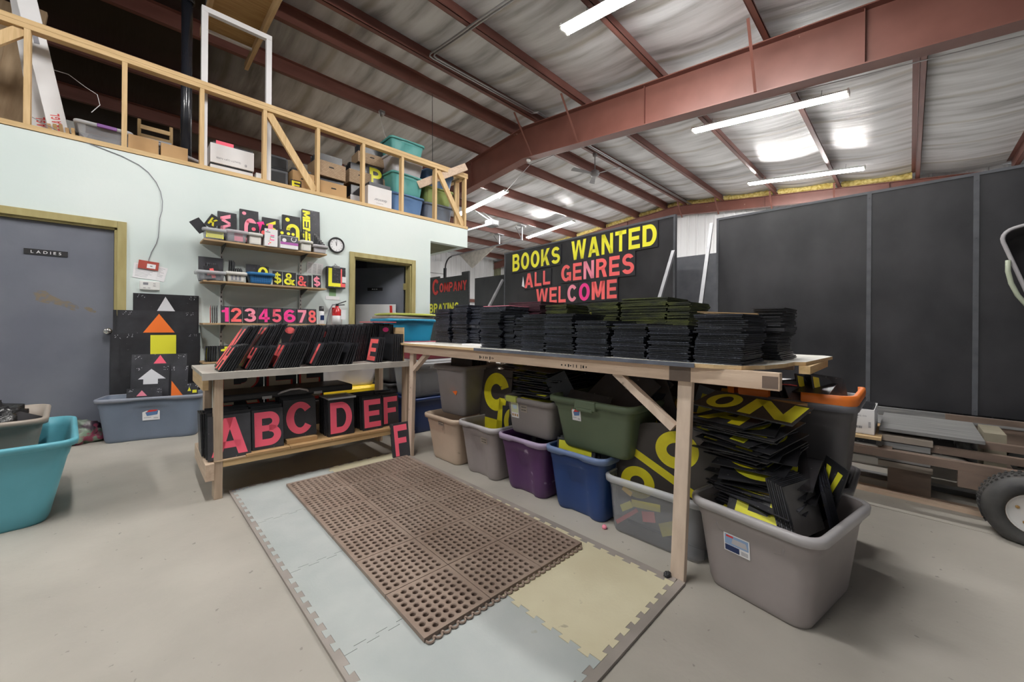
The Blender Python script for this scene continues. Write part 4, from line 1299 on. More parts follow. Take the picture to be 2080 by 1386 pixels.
t = carton('white and magenta printed box in the middle of the top shelf', (1.195, 5.26, zt), 0, .13, .16, .20, 'whitebox', slot=False, open_top=True)
q = MB()
for i in range(10):
    q.box(-.06 + .1 * rnd.random(), -.03 + .09 * rnd.random() * .5, -.0815, -.0805, .02 + .017 * i, .03 + .017 * i, i % 3)
q.build('printed_pattern', ['hot_pink', 'orange', 'ink'], t)
t = carton('black purple and white packaged box on the top shelf', (1.385, 5.26, zt), 0, .19, .16, .145, 'whitebox', slot=False, open_top=False)
MB().box(-.095, .095, -.0815, -.0802, .075, .145).build('black_print', 'grey_panel', t)
MB().box(-.095, .095, -.0818, -.0802, .045, .074).build('purple_print', mat('magenta_purple_print', (.42, .11, .40), .5), t)
q = MB().lathe([(.022, 0), (.022, .001), (0, .001)], 20, T=Matrix.Translation((-.055, -.0815, .095)) @ TX)
for i in range(16):
    a0, a1 = R(130 + 20 * i), R(150 + 20 * i)
    if i < 13:
        q.add([(.045 + .022 * math.cos(a0), -.0826, .115 + .022 * math.sin(a0)), (.045 + .03 * math.cos(a0), -.0826, .115 + .03 * math.sin(a0)),
               (.045 + .03 * math.cos(a1), -.0826, .115 + .03 * math.sin(a1)), (.045 + .022 * math.cos(a1), -.0826, .115 + .022 * math.sin(a1))], [(0, 1, 2, 3)])
q.build('white_print', 'paper', t)
small_bin('white tub holding a tall yellow stroke card on the top shelf', 1.52, 1.635, .125, 't_white', zt, taper=.95)
small_bin('low grey bin of narrow cards at the right end of the top shelf', 1.66, 1.815, .095, 't_palegrey', zt)
# big packs standing against the wall
def pack(label, x0, x1, zz, h, y, gl, n=5, board='coro', name='letter_pack'):
    w = x1 - x0
    card(name, label, w, h, ((x0 + x1) / 2, y, zz), (R(-4), 0, 0), t=.035, board=board, gl=gl)
pack('pack of cards with a sideways pink M against the wall, left on the top shelf', .73, .905, zt, .365, 5.43, [G('W', 'pale_pink', -.065, .03, .115, .345, 3)])
pack('pack of cards with a sideways pink question mark, second tall pack on the top shelf', .935, 1.12, zt, .435, 5.43, [G('U', 'pale_pink', -.05, .08, .05, .34, 2, .04), G('.', 'pale_pink', -.07, -.03, .37, .41), G('.', 'neon_pink', -.03, .0, .28, .31)])
pack('short pack of cards with a sideways yellow letter V on the top shelf', 1.16, 1.34, zt, .385, 5.43, [G('V', 'yellow', -.05, .05, .22, .36, 3)])
pack('pack of cards with a sideways yellow question mark on the top shelf', 1.375, 1.575, zt, .46, 5.43, [G('U', 'yellow', -.06, .09, .14, .36, 2, .04), G('.', 'yellow', -.07, -.02, .38, .43), G('.', 'yellow', -.05, -.02, .28, .31)])
pack('tall charcoal pack with yellow sideways lettering at the right of the top shelf', 1.60, 1.81, zt, .58, 5.43, [G(c, 'yellow', -.10, -.012, .455 - .11 * i, .562 - .11 * i, 3) for i, c in enumerate('MEMRE')])
for k, (x, h, tl) in enumerate([(.60, .19, -24), (.635, .23, 18)]):
    card('small_card', ['dark card tilting left out of the leftmost clear bin', 'diamond tilted card with an olive letter above the leftmost clear bin'][k], .10, .14, (x - .01, 5.24 - .02 * k, zt + .075 + .05 * k), (0, R(tl * 1.6), 0),
         gl=[G('K', 'yellow_old', -.03, .03, .03, .11)] if k else ())
for k in range(8):
    card('small_card', 'dark card leaning in the row of the leftmost clear bin on the top shelf', .12, .155, (.655 + .014 * k, 5.28, zt + .01), (0, R(22), R(82)), group='cards in the leftmost clear bin')
card('small_card', 'yellow card facing out of the leftmost clear bin', .15, .07, (.675, 5.185 + .012, zt + .014), face='yellow')
card('small_card', 'pink card facing out of the second clear bin', .08, .12, (.885, 5.197, zt + .014), face='pale_pink')
for k in range(4):
    card('small_card', 'dark card standing in the third bin on the top shelf', .09, .235 - .02 * k, (1.035 + .012 * (k % 2), 5.25 + .02 * k, zt + .012), group='cards in the third top shelf bin', gl=[G('.', 'neon_pink', -.02, .02, .15, .19)] if k == 0 else ())
card('small_card', 'card with a coral dot leaning between the third bin and the printed box', .06, .14, (1.108, 5.20, zt + .10), (0, R(12), 0), gl=[G('.', 'coral', -.02, .02, .03, .075)])
card('small_card', 'magenta card tilting out of the white and magenta box', .07, .16, (1.15, 5.27, zt + .13), (0, R(-18), 0), face='hot_pink')
card('small_card', 'pale pink card standing up in the white and magenta box', .05, .17, (1.20, 5.24, zt + .10), (0, 0, 0), face='pale_pink')
card('small_card', 'card with a coral dot at the right of the white and magenta box', .05, .13, (1.237, 5.23, zt + .08), (0, R(4), 0), gl=[G('.', 'coral', -.018, .018, .06, .10)])
for k, x in enumerate((1.33, 1.40, 1.45)):
    card('small_card', 'card with a yellow dot standing on the black and purple box, %s of three' % ('first', 'second', 'third')[k], .055, .09, (x, 5.28, zt + .1505), (R(-3), 0, 0), gl=[G('.', 'yellow', -.018, .018, .03, .065)])
card('small_card', 'tall card with a single yellow stroke in the white tub', .045, .25, (1.585, 5.225, zt + .012), (R(-3), 0, 0), gl=[G('I', 'yellow', -.013, .013, .02, .24)])
for k in range(4):
    card('small_card', 'dark thin card standing beside the yellow stroke card', .05, .24 - .02 * k, (1.548 + .012 * k, 5.28 + .012 * k, zt + .012), (R(-3), 0, R(60)), group='thin cards in the white tub')
for k in range(6):
    card('small_card', 'narrow dark card standing in the low grey bin', .06, .24 - .022 * k, (1.695 + .019 * k, 5.27, zt + .008), (0, R(2), R(30)), group='cards in the low grey bin')
# second shelf
zt = SH[1] + .0195
small_bin('clear bin with a pink plus sign at the left end of the second shelf', .535, .765, .095, 'clear', zt, rimk='clear_rim')
for k in range(6):
    card('small_card', 'dark card leaning in the clear bin of the second shelf', .13, .17, (.61 + .017 * k, 5.28, zt + .008), (0, R(10), R(75)), group='cards in the clear bin of the second shelf')
card('small_card', 'card with a coral plus sign in the clear bin of the second shelf', .13, .155, (.675, 5.197, zt + .008), (0, R(-14), 0), gl=[G('+', 'coral', -.05, .05, .02, .12, 0, .05)])
card('small_card', 'large black card standing behind the clear bin of the second shelf', .22, .27, (.67, 5.40, zt), (R(-3), 0, 0))
b = tub('white slotted basket of black strokes on the second shelf', (.868, 5.27, zt), 0, (.175, .17), (.15, .15), .105, 't_white', recess=0, ribs=0, r=.02, name='small_basket')
q = MB()
for k in range(3):
    q.box(-.05 + .035 * k, -.03 + .035 * k, -.083, -.0795, .02, .07)
q.build('slot', 'ink', b)
for k in range(7):
    card('small_card', 'black card fanned out in the white slotted basket', .10, .15 + .08 * (k < 3), (.815 + .018 * k, 5.28, zt + .008), (0, R(7), R(70)), group='cards in the white slotted basket')
b = tub('blue lattice basket in the middle of the second shelf', (1.105, 5.27, zt), 0, (.245, .19), (.20, .155), .12, 't_basket', recess=0, ribs=0, r=.03, name='small_basket')
q = MB()
for i in range(9):
    for j in range(4):
        x, z = -.072 + .018 * i, .022 + .02 * j
        y = -(.155 + .035 * z / .12) / 2 - .0008
        q.add([(x, y, z - .007), (x + .006, y, z), (x, y, z + .007), (x - .006, y, z)], [(0, 1, 2, 3)])
q.build('lattice_openings', 't_navy', b)
card('small_card', 'card with a yellow arch standing in the blue basket', .12, .20, (1.13, 5.24, zt + .008), (R(-4), 0, 0), gl=[G('O', 'yellow', -.05, .05, .06, .19)])
card('small_card', 'black card standing behind the blue basket', .14, .235, (1.06, 5.38, zt), (R(-3), 0, 0))
for (ch, mk, x0, x1, h, lab) in [('$', 'yellow', 1.225, 1.325, .165, 'card with a yellow dollar sign on the second shelf'), ('&', 'yellow', 1.332, 1.475, .165, 'card with a yellow ampersand on the second shelf'),
                                 ('&', 'coral', 1.482, 1.60, .145, 'card with a coral ampersand on the second shelf'), ('$', 'pale_pink', 1.665, 1.76, .16, 'card with a pink dollar sign at the right of the second shelf')]:
    w = x1 - x0
    card('symbol_card', lab, w, h, ((x0 + x1) / 2, 5.23, zt), (R(-5), 0, 0), gl=[fit(ch, mk, w, h, .07, 0, .028, .84)])
for k in range(4):
    card('small_card', 'blank dark card between the two dollar sign cards', .05, .15, (1.612 + .012 * k, 5.25, zt), (0, 0, R(85)), group='blank cards between symbols')
# third shelf: numbers
zt = SH[2] + .0195
X = [.735, .815, .935, 1.075, 1.21, 1.33, 1.485, 1.605, 1.715]
MK = ['hot_pink', 'coral', 'pale_pink', 'hot_pink', 'neon_pink', 'hot_pink', 'pale_pink', 'coral']
NUM = ['one', 'two', 'three', 'four', 'five', 'six', 'seven', 'eight']
for i in range(8):
    w = X[i + 1] - X[i] - .008
    n = '12345678'[i]
    for j in range(3):
        card('number_card', 'charcoal card behind the pink number %s on the third shelf' % NUM[i] if j else 'card with a pink number %s on the third shelf' % NUM[i], w, .185, ((X[i] + X[i + 1]) / 2, 5.225 + .014 * j, zt), (R(-6), 0, 0),
             gl=[fit(n, MK[i], w, .185, .08, 0, .035, .86)] if j == 0 else (), group='cards behind number ' + n if j else None)
for k in range(4):
    card('number_card', 'dark card leaning at the left end of the row of pink numbers', .13, .18, (.655 + .018 * k, 5.28, zt), (0, R(14), R(86)), group='leaning cards at the left of the numbers', face='face' if k else 'coral')
t = thing('spray_can', 'spray can with a black cap at the right end of the third shelf', 'spray can', (1.775, 5.25, zt))
MB().lathe([(0, 0), (.031, 0), (.033, .004), (.033, .15), (.025, .165), (0, .165)], 20).build('can_body', 'paper', t, smooth=True)
MB().lathe([(0, .162), (.026, .162), (.028, .168), (.027, .225), (0, .228)], 18).build('cap', 'black_metal', t, smooth=True)
MB().box(-.022, .022, -.0345, -.028, .05, .11).build('blue_label', 't_navy', t)
# lowest shelf
zt = SH[3] + .0195
for k in range(6):
    card('digit_card', 'card standing in the row with a yellow zero on the lowest shelf', .13, .165, (.62 + .02 * k, 5.26, zt), (0, R(6), R(70)), gl=[fit('0', 'yellow_old', .13, .165)] if k == 0 else (), group='cards with the yellow zero')
card('digit_card', 'card with a yellow number one on the lowest shelf', .12, .17, (.78, 5.235, zt), (R(-6), 0, R(20)), gl=[fit('1', 'yellow', .12, .17)])
# notes and things hung right of the shelves
b = MB().box(-.10, .10, -.001, .001, -.075, .075)
for i in range(8):
    for j in range(3):
        b.box(-.085 + .06 * j, -.045 + .06 * j, -.0014, -.001, .05 - .016 * i, .054 - .016 * i, 1)
tag(b.build('price_list', ['paper', 'ink'], loc=(1.775, 5.4985, 1.845), rot=(0, R(3), 0)), 'printed list pinned to the wall above the pink dollar card', 'paper')
t = thing('clipboard_letters', 'hanging pack of cards with a yellow L and a coral L right of the shelves', 'letter pack', (2.025, 5.46, 1.60))
MB().box(-.12, .12, -.03, .03, 0, .285).build('card_pack', 'coro', t)
q = MB()
put_glyph(q, 'L', -.105, .06, .02, .265, -.0308, 0)
q.build('yellow_letter', 'yellow', t)
q = MB()
put_glyph(q, 'L', .055, .118, .02, .265, -.0312, 0)
q.build('coral_letter', 'coral', t)
MB().box(.075, .13, -.0335, -.0325, .08, .16).build('white_tag', 'paper', t)
MB().box(-.04, .04, -.034, .034, .27, .30).tube([(-.025, 0, .30), (0, 0, .325), (.025, 0, .30)], .004, 6).build('bulldog_clip', 'galv', t)
MB().tube([(0, 0, .32), (0, .02, .335), (0, .04, .335)], .003, 6).build('hook', 'galv', t)
t = thing('posted_note', 'green and white slip pinned below the hanging L cards', 'paper', (2.0, 5.499, 1.50))
MB().box(-.045, .045, -.001, .001, -.03, .10).build('green_slip', mat('green_card', (.25, .42, .22), .6), t)
MB().box(-.09, .09, -.0035, -.0015, -.055, -.005).build('white_slip', 'paper', t)
t = thing('fire_extinguisher', 'red fire extinguisher with a white tag hung on the wall', 'fire extinguisher', (2.035, 5.43, .98))
MB().lathe([(0, 0), (.055, 0), (.06, .01), (.06, .28), (.05, .33), (.022, .36), (.022, .38), (0, .38)], 24).build('cylinder', 'red_paint', t, smooth=True)
MB().lathe([(.0605, .13), (.0605, .25)], 24).build('white_band', 'paper', t, smooth=True)
MB().lathe([(0, .38), (.02, .38), (.02, .41), (0, .41)], 12).bar((-.01, 0, .40), (.11, -.03, .45), .02, .012).bar((-.01, 0, .39), (.09, -.03, .40), .02, .012).build('valve', 'black_metal', t)
MB().tube([(-.01, 0, .40), (-.06, -.01, .395), (-.10, -.02, .33), (-.13, -.02, .2), (-.14, -.02, .12)], .009, 8).build('hose', 'ink', t, smooth=True)
MB().box(.03, .09, -.066, -.064, .2, .33).build('white_tag', 'paper', t)
MB().box(-.04, .04, .058, .07, .1, .36).build('wall_bracket', 'red_paint', t)
t = thing('glass_funnel', 'pale plastic funnel hanging below the third shelf', 'funnel', (1.73, 5.34, .93))
MB().lathe([(.02, .16), (.03, .14), (.10, .02), (.105, .0), (.10, .0), (.028, .13)], 20).build('cone', 'clear_rim', t, smooth=True)
# ------------------------------------------------------------------ arrow boards in the blue grey tub by the wall
tub('blue grey tub of arrow boards on the floor by the office wall', (.215, 5.165, 0), R(-16), (.76, .30), (.67, .25), .405, 't_bluegrey', 't_bluegrey_rim', recess=.62, r=.06, thick=.005,
    sticker=[('retail', .0, .25, .125, .125)])
def board(label, x0, x1, y, z0, z1, shapes, lean=4, yaw=0, t=.006, ry=0):
    """upright black board leaning back, flat shapes stuck on its front"""
    w, h = x1 - x0, z1 - z0
    b = MB().box(-w / 2, w / 2, -t / 2, t / 2, 0, h)
    mats = ['scuff_edge', 'face']
    b.m[2] = 1
    for (mk, poly) in shapes:
        if mk not in mats:
            mats.append(mk)
        b.add([(px - (x0 + x1) / 2, -t / 2 - .0007, pz - z0) for px, pz in poly], [tuple(range(len(poly)))], mats.index(mk))
    rr = random.Random(int(100 * (x1 + z1)))
    mats.append('white_vinyl')
    for cx in (-.42, -.36, .36, .43):
        for _ in range(4):
            px, pz = w * cx + rr.uniform(-.012, .012), h - rr.uniform(.012, .05)
            b.add([(px, -t / 2 - .0006, pz), (px + .005, -t / 2 - .0006, pz + .001), (px + .004, -t / 2 - .0006, pz + .005), (px, -t / 2 - .0006, pz + .004)], [(0, 1, 2, 3)], len(mats) - 1)
    o = b.build('arrow_board', mats, loc=((x0 + x1) / 2, y, z0), rot=(R(-lean), R(ry), R(yaw)))
    return tag(o, label, 'sign board')
board('tallest black board with a white triangle, leaning on the office wall', .055, .575, 5.448, .002, 1.41, [('white_vinyl', [(.235, 1.235), (.377, 1.235), (.30, 1.385)])], 1.6)
board('black board with an orange triangle, second behind the yellow square', -.055, .56, 5.428, .002, 1.235, [('orange', [(.13, 1.01), (.375, 1.01), (.25, 1.205)])], 2)
board('plain black board edge behind the orange triangle board', -.085, .53, 5.438, .002, 1.235, [], 2)
board('black board with a yellow square, leaning in the blue grey tub', -.03, .585, 5.41, .002, 1.005, [('yellow', [(.185, .78), (.385, .78), (.385, .985), (.185, .985)])], 2)
board('plain black board at the far left behind the yellow square board', -.10, .40, 5.419, .002, 1.0, [], 2)
board('black board with a small pink triangle in the blue grey tub', .02, .445, 5.235, .05, .80, [('neon_pink', [(.185, .705), (.285, .705), (.235, .79)])], 6, -16)
board('black board with a white arrow pointing up in the blue grey tub', .05, .31, 5.228, .05, .69,
      [('white_vinyl', [(.115, .505), (.225, .505), (.225, .555), (.285, .555), (.172, .655), (.075, .555), (.115, .555)])], 6, -16)
board('black board with an orange half triangle at the right of the white arrow', .32, .45, 5.165, .05, .68, [('orange', [(.322, .37), (.42, .37), (.322, .53)])], 6, -16)
board('small black board with a pink point low in the blue grey tub', -.0, .26, 5.188, .05, .475, [('pale_pink', [(.07, .40), (.15, .40), (.11, .455)])], 5, -16)
board('narrow board with yellow marks at the right end of the blue grey tub', .445, .53, 5.11, .05, .50, [('yellow', [(.445, .42), (.475, .42), (.46, .46)]), ('yellow', [(.485, .40), (.52, .40), (.52, .43), (.485, .43)])], 5, -16)
for k in range(3):
    board('plain dark board in the pack leaning between the door frame and the yellow square board', -.105 + .012 * k, .10, 5.458 + .009 * k, .002, 1.0 - .02 * k, [], 2)
for o in bpy.data.objects:
    if o.get('label', '').startswith('plain dark board in the pack'):
        o['group'] = 'plain boards leaning by the door frame'
# crumpled bag by the door
MT['bag_cloth'] = mat('patterned_bag_plastic', (.08, .05, .07), .35, col2=(.25, .34, .25), scale=9, bump=.8, speck=(6, .60, (.40, .08, .14)), lo=.4, hi=.55)
def lump(name, label, cat, loc, sx, sy, sz, mk, seed, amp=.25, parts=None, freq=3.0):
    from mathutils import noise
    b = MB()
    nu, nv = 36, 16
    vs, fs = [], []
    for j in range(nv + 1):
        ph = PI * j / nv
        for i in range(nu):
            th = 2 * PI * i / nu
            d = Vector((math.sin(ph) * math.cos(th), math.sin(ph) * math.sin(th), -math.cos(ph)))
            n = 1 + amp * noise.fractal(d * freq + Vector((seed, 0, 0)), .8, 2.2, 4)
            z = d.z * n * sz
            vs.append((d.x * n * sx, d.y * n * sy, max(z, -.42 * sz) + .42 * sz))
    for j in range(nv):
        for i in range(nu):
            fs.append((j * nu + i, j * nu + (i + 1) % nu, (j + 1) * nu + (i + 1) % nu, (j + 1) * nu + i))
    o = b.add(vs, fs).build(name, mk, smooth=True, loc=loc)
    return tag(o, label, cat)
lump('crumpled_bag', 'crumpled patterned plastic bag on the floor between the grey door and the blue grey tub', 'bag', (-.33, 5.36, 0), .21, .12, .14, 'bag_cloth', 5, .35)

# ------------------------------------------------------------------ teal tub with a taupe tub set in it, left edge
tub('big teal tub on the floor at the left edge of the picture', (-.63, 3.66, 0), R(4), (.80, .86), (.62, .72), .45, 't_teal', recess=0, r=.08, thick=.006)
q = tub('taupe tub set inside the big teal tub', (-.66, 3.74, .024), R(4), (.62, .62), (.48, .48), .53, 't_taupe', recess=0, r=.07, thick=.006)
MT['bin_bag'] = mat('black_bin_bag', (.012, .012, .014), .28, bump=.9, var=.2, scale=12)
lump('bin_bag', 'crinkled black plastic bag in the taupe tub', 'bag', (-.60, 3.78, .47), .17, .18, .11, 'bin_bag', 3, .4, freq=4.5)
card('dark_card', 'dark panel standing up out of the taupe tub', .18, .40, (-.57, 3.60, .22), (R(-16), R(28), R(20)))
card('dark_card', 'grey topped dark panel at the left in the taupe tub', .12, .46, (-.74, 3.55, .20), (R(-8), R(-6), R(30)), face='grey_panel', t=.03)

# ------------------------------------------------------------------ workbench
YAW = R(-1.0)
bench = thing('workbench', 'wooden workbench with rows of letter cards, standing below the wall shelves', 'workbench', (.37, 3.045, 0), YAW)
L_, D_ = 1.40, .60
for (x, y, h) in [(.03, .02, .775), (L_ - .05, .02, .775), (.03, D_ - .06, .775), (L_ - .06, D_ - .06, .775)]:
    MB().box(x, x + .045, y - .02, y + .07, 0, h).build('leg', 'old_z', bench, bevel=.003)
MB().box(-.035, L_ + .005, -.02, D_ + .03, .777, .80).build('worktop', 'grey_top', bench, bevel=.002)
MB().box(-.035, L_ + .005, -.028, -.021, .755, .799).build('front_edge_strip', 'grey_board', bench)
MB().box(-.03, .0, .0, D_, .69, .776).build('end_apron', 'pine_y', bench, bevel=.002)
MB().box(.0, L_, D_ - .02, D_ + .02, .69, .776).build('rear_apron', 'old_x', bench)
MB().box(0.076, L_ - .07, .0, .04, .196, .235).build('shelf_rail', 'pine_x', bench, bevel=.002)
MB().box(0.076, L_ - .07, D_ - .1, D_ - .06, .196, .235).build('shelf_rail', 'pine_x', bench)
MB().box(-.015, .03, -.02, D_, .13, .235).build('shelf_bearer', 'old_y', bench, bevel=.002)
MB().box(L_ - .005, L_ + .02, -.02, D_, .13, .195).build('shelf_bearer', 'old_y', bench)
for k, (x0, x1) in enumerate([(.20, .46), (.46, .74), (.74, 1.03), (1.03, L_ - .06)]):
    MB().box(x0, x1 - .004, -.005, D_ - .06, .2355, .250).build('shelf_board', 'kraft', bench)
MB().box(.03, .198, -.005, D_ - .06, .2355, .242).build('shelf_board', 'old_x', bench)
BT = Matrix.Translation((.37, 3.045, 0)) @ Matrix.Rotation(YAW, 4, 'Z')
def on_bench(x, y, z):
    return BT @ Vector((x, y, z))
ZB = .801
o = MB().box(-.006, .006, 0, .42, 0, .285).build('end_board', 'pine_y', loc=on_bench(1.328, .02, ZB), rot=(0, 0, YAW))
tag(o, 'thin board standing as a bookend at the right end of the bench cards', 'board')
def row(label, group, x0, x1, y0, wid, h, t0, t1, pitch=.0135, pink=(), face='face', hj=.006, name='letter_card', t=.0085, glist=None):
    """cards filed edge-on along the bench, leaning to the right"""
    n = max(1, int(round((x1 - x0) / pitch)))
    for k in range(n):
        f = k / max(1, n - 1)
        x = (x0 + (x1 - x0) * f) * 1.03
        tl = t0 + (t1 - t0) * f + rnd.uniform(-.6, .6)
        hh = h + rnd.uniform(-hj, hj)
        # card local x -> bench depth, local -y (its face) -> bench -x (left)
        m = Matrix.Rotation(YAW, 3, 'Z') @ Matrix.Rotation(R(tl), 3, 'Y') @ Matrix.Rotation(R(-90), 3, 'Z')
        gl = ()
        lb = label
        gr = group
        if k in pink:
            gl = [fit(pink[k], 'coral', wid, hh, .06, 0, .03, .86)]
            gr = None
            lb = pinklabel(group, pink[k], k)
        card(name, lb, wid, hh, on_bench(x, y0 + wid / 2 + rnd.uniform(-.004, .004), ZB), m, t=t, gl=gl, group=gr)
_pl = {}
def pinklabel(group, ch, k):
    where = {'front cards 1': 'first front group', 'front cards 2': 'second front group', 'front cards 3': 'third front group', 'front cards 4': 'fourth front group', 'front cards 5': 'fifth front group', 'front cards 6': 'sixth front group',
             'front cards 7': 'last front group', 'rear cards 1': 'first rear group', 'rear cards 2': 'second rear group', 'rear cards 3': 'third rear group', 'rear cards 4': 'fourth rear group', 'rear cards 5': 'fifth rear group',
             'rear cards 6': 'last rear group'}[group]
    return 'card with a coral letter %s in the %s on the bench' % (ch, where)
FR = [(.05, .125, 30, 26, .185, {0: 'H'}), (.19, .30, 26, 23, .165, {0: 'H'}), (.345, .495, 24, 21, .185, {0: 'M'}), (.590, .745, 25, 20, .18, {0: 'I', 2: 'J'}), (.80, .855, 20, 17, .17, {}),
      (1.04, 1.09, 12, 9, .20, {0: 'E'}), (1.19, 1.275, 2, 1, .225, {})]
for i, (a, c, t0, t1, h, pk) in enumerate(FR):
    row('blank edge card in the %s front group of leaning cards on the bench' % ('first', 'second', 'third', 'fourth', 'fifth', 'sixth', 'seventh')[i], 'front cards %d' % (i + 1), a, c, .005, .17, h, t0, t1, pink=pk)
RR = [(.075, .165, 30, 27, .33, {0: 'N', 1: 'O'}), (.215, .34, 27, 23, .33, {0: 'K', 1: 'L', 2: 'Y'}), (.415, .65, 24, 17, .315, {0: 'P', 1: 'S', 2: 'H'}), (.67, .86, 18, 14, .310, {0: 'R', 1: 'O'}),
      (.875, 1.05, 14, 9, .310, {0: 'T', 2: 'U'}), (1.09, 1.275, 5, 1, .315, {0: 'W'})]
for i, (a, c, t0, t1, h, pk) in enumerate(RR):
    row('blank edge card in the %s rear group of tall leaning cards on the bench' % ('first', 'second', 'third', 'fourth', 'fifth', 'sixth')[i], 'rear cards %d' % (i + 1), a, c, .20, .22, h, t0, t1, pink=pk, name='letter_card')
card('letter_card', 'card with a coral dot between the third and fourth rear groups on the bench', .14, .29, on_bench(.52, .20, ZB), (R(-8), 0, YAW), gl=[G('.', 'coral', -.045, .02, .235, .285)])
card('letter_card', 'card with a coral dot behind the fourth front group on the bench', .13, .28, on_bench(.735, .195, ZB), (R(-8), 0, YAW), gl=[G('.', 'coral', -.02, .04, .205, .255)])
card('letter_card', 'card with a magenta square near the right end of the bench', .10, .30, on_bench(1.235, .175, ZB), (R(-2), 0, YAW), gl=[G('.', 'hot_pink', -.02, .035, .245, .285)])
tag(MB().box(0, 0.20, 0, .30, 0, .006).build('top_card', 'coral', loc=on_bench(1.12, .14, 1.128), rot=(0, 0, YAW)), 'pink card lying across the top of the last rear group', 'sign letter')

# letters A to F on the lower shelf
ZS = .2515
def letter_stack(ch, x0, x1, z0, z1, y, n, mk='neon_pink', lean=7, yaw=0, glx=None, depth=.02):
    w, h = x1 - x0, z1 - z0
    for k in range(n):
        loc = on_bench((x0 + x1) / 2 - .37 + (rnd.uniform(-.008, .008) if k else 0), y - 3.045 + depth * k, z0)
        lb = 'card with a large pink letter %s at the front of its stack under the bench' % ch if k == 0 else 'blank card in the stack behind the large pink letter %s' % ch
        card('large_letter_card', lb, w, h + (rnd.uniform(0, .02) if k else 0), loc, (R(-lean), 0, YAW + R(yaw)), t=.012, gl=[glx or fit(ch, mk, w, h, .07, 0, .03, .84)] if k == 0 else (), group='stack behind letter ' + ch if k else None)
letter_stack('A', .372, .60, ZS - .009, .515, 3.07, 13, lean=8)
letter_stack('B', .612, .80, ZS, .518, 3.10, 12, lean=9)
letter_stack('C', .812, 1.03, ZS + .03, .552, 3.15, 11, lean=8)
tag(MB().box(-.1, .1, -.08, .15, 0, .029).build('spacer_board', 'kraft', loc=on_bench(.92 - .37, .13, ZS - .0005), rot=(0, 0, YAW)), 'thin board raising the letter C stack on the bench shelf', 'board')
letter_stack('D', 1.10, 1.295, ZS, .525, 3.10, 11, lean=5)
letter_stack('E', 1.365, 1.53, ZS, .512, 3.10, 11, lean=6)
letter_stack('F', 1.545, 1.69, ZS, .512, 3.13, 9, lean=4)
tag(MB().box(-.105, .105, -.012, .2, 0, .012).build('plastic_sleeve', 'wrap', loc=on_bench(1.20 - .37, .06, .532), rot=(0, 0, YAW)), 'clear plastic sleeve lying on top of the letter D stack', 'sleeve')
card('large_letter_card', 'card with a pink letter F standing on the floor against the bench leg', .155, .285, (1.652, 2.965, .004), (R(-10), R(-3), R(-12)), t=.03, gl=[fit('F', 'neon_pink', .155, .285, .06, 0, .03, .70)])
for k in range(5):
    card('large_letter_card', 'blank card in the outer stack at the left end of the lower bench shelf', .26, .27, on_bench(-.01 + .013 * k, .26, .2425), (R(-2), R(4), YAW + R(88)), t=.010, group='outer stack at the bench end')
# black case on the letter stacks, outlined cards behind
t = thing('instrument_case', 'long black case with a pale handle lying on the letter stacks under the bench', 'case', on_bench(.52, .335, .572), YAW)
MB().box(-.44, .44, -.16, .16, 0, .05).build('case_body', 'black_metal', t, bevel=.012)
MB().tube([(-.10, -.162, .025), (-.085, -.185, .04), (-.03, -.195, .056), (.03, -.195, .056), (.085, -.185, .04), (.10, -.162, .025)], .007, 8).build('handle', 't_palegrey', t, smooth=True)
MB().box(-.2, -.14, -.166, -.160, .0, .02).build('latch', 'galv', t)
MB().box(.14, .2, -.166, -.160, 0, .02).build('latch', 'galv', t)
for k in range(3):
    w = (.30, .235, .21)[k]
    x = (.27, .545, .775)[k]
    ch = 'REE'[k]
    card('outlined_card', 'red outlined beige letter %s card behind the bench, %s' % (ch, ('leftmost of three', 'middle of three', 'rightmost of three')[k]), w, .36, on_bench(x, .63, .44), (R(-3), 0, YAW),
         gl=[(ch, 'red', -w * .44, w * .44, .015, .33, 0, .075), ])
    # beige fill on top
    vs, fs, *_ = glyph(ch, .0)
    q = MB()
    put_glyph(q, ch, -w * .37, w * .37, .04, .308, -.0046, 0, 0, .019 + .002)
    c_ = [o for o in bpy.data.objects if o.get('label', '').startswith('red outlined beige letter') and 'three' in o['label'] and o['label'].endswith(('leftmost of three', 'middle of three', 'rightmost of three')[k])][0]
    q.build('beige_letter', 'beige_vinyl', c_)
o = tub('low dark tub behind the bench carrying the outlined cards', (.95, 3.95, 0), 0, (.74, .44), (.66, .38), .42, 't_charcoal', recess=0)
# ------------------------------------------------------------------ long table with the stacks
tbl = thing('long_table', 'long white topped wooden table carrying the rows of black card stacks', 'table', (0, 0, 0))
TZ = .955
top = [(1.665, 3.06), (1.665, .66), (1.675, .55), (1.71, .46), (1.80, .40), (1.95, .365), (2.10, .355), (2.13, .32), (2.70, .29), (2.74, .33), (2.74, 3.06)][::-1]
MB().prism(top, TZ - .016, TZ, 0, None, 1).build('tabletop', ['pine_y', 'white_top'], tbl)
MB().box(1.662, 1.6645, .62, 2.05, TZ - .017, TZ + .0005).build('dark_edge_band', 'slate_edge', tbl)
MB().box(1.69, 1.73, .33, 3.02, TZ - .082, TZ - .0165).build('front_apron', 'old_y', tbl, bevel=.002)
MB().box(2.62, 2.66, .45, 3.02, TZ - .082, TZ - .0165).build('rear_apron', 'old_y', tbl)
for y in (.60, 1.8, 2.97):
    MB().box(1.735, 2.615, y, y + .04, TZ - .082, TZ - .0165).build('cross_rail', 'old_x', tbl)
MB().box(2.10, 2.62, .30, .34, TZ - .05, TZ - .0165).build('cross_rail', 'pine_x', tbl)
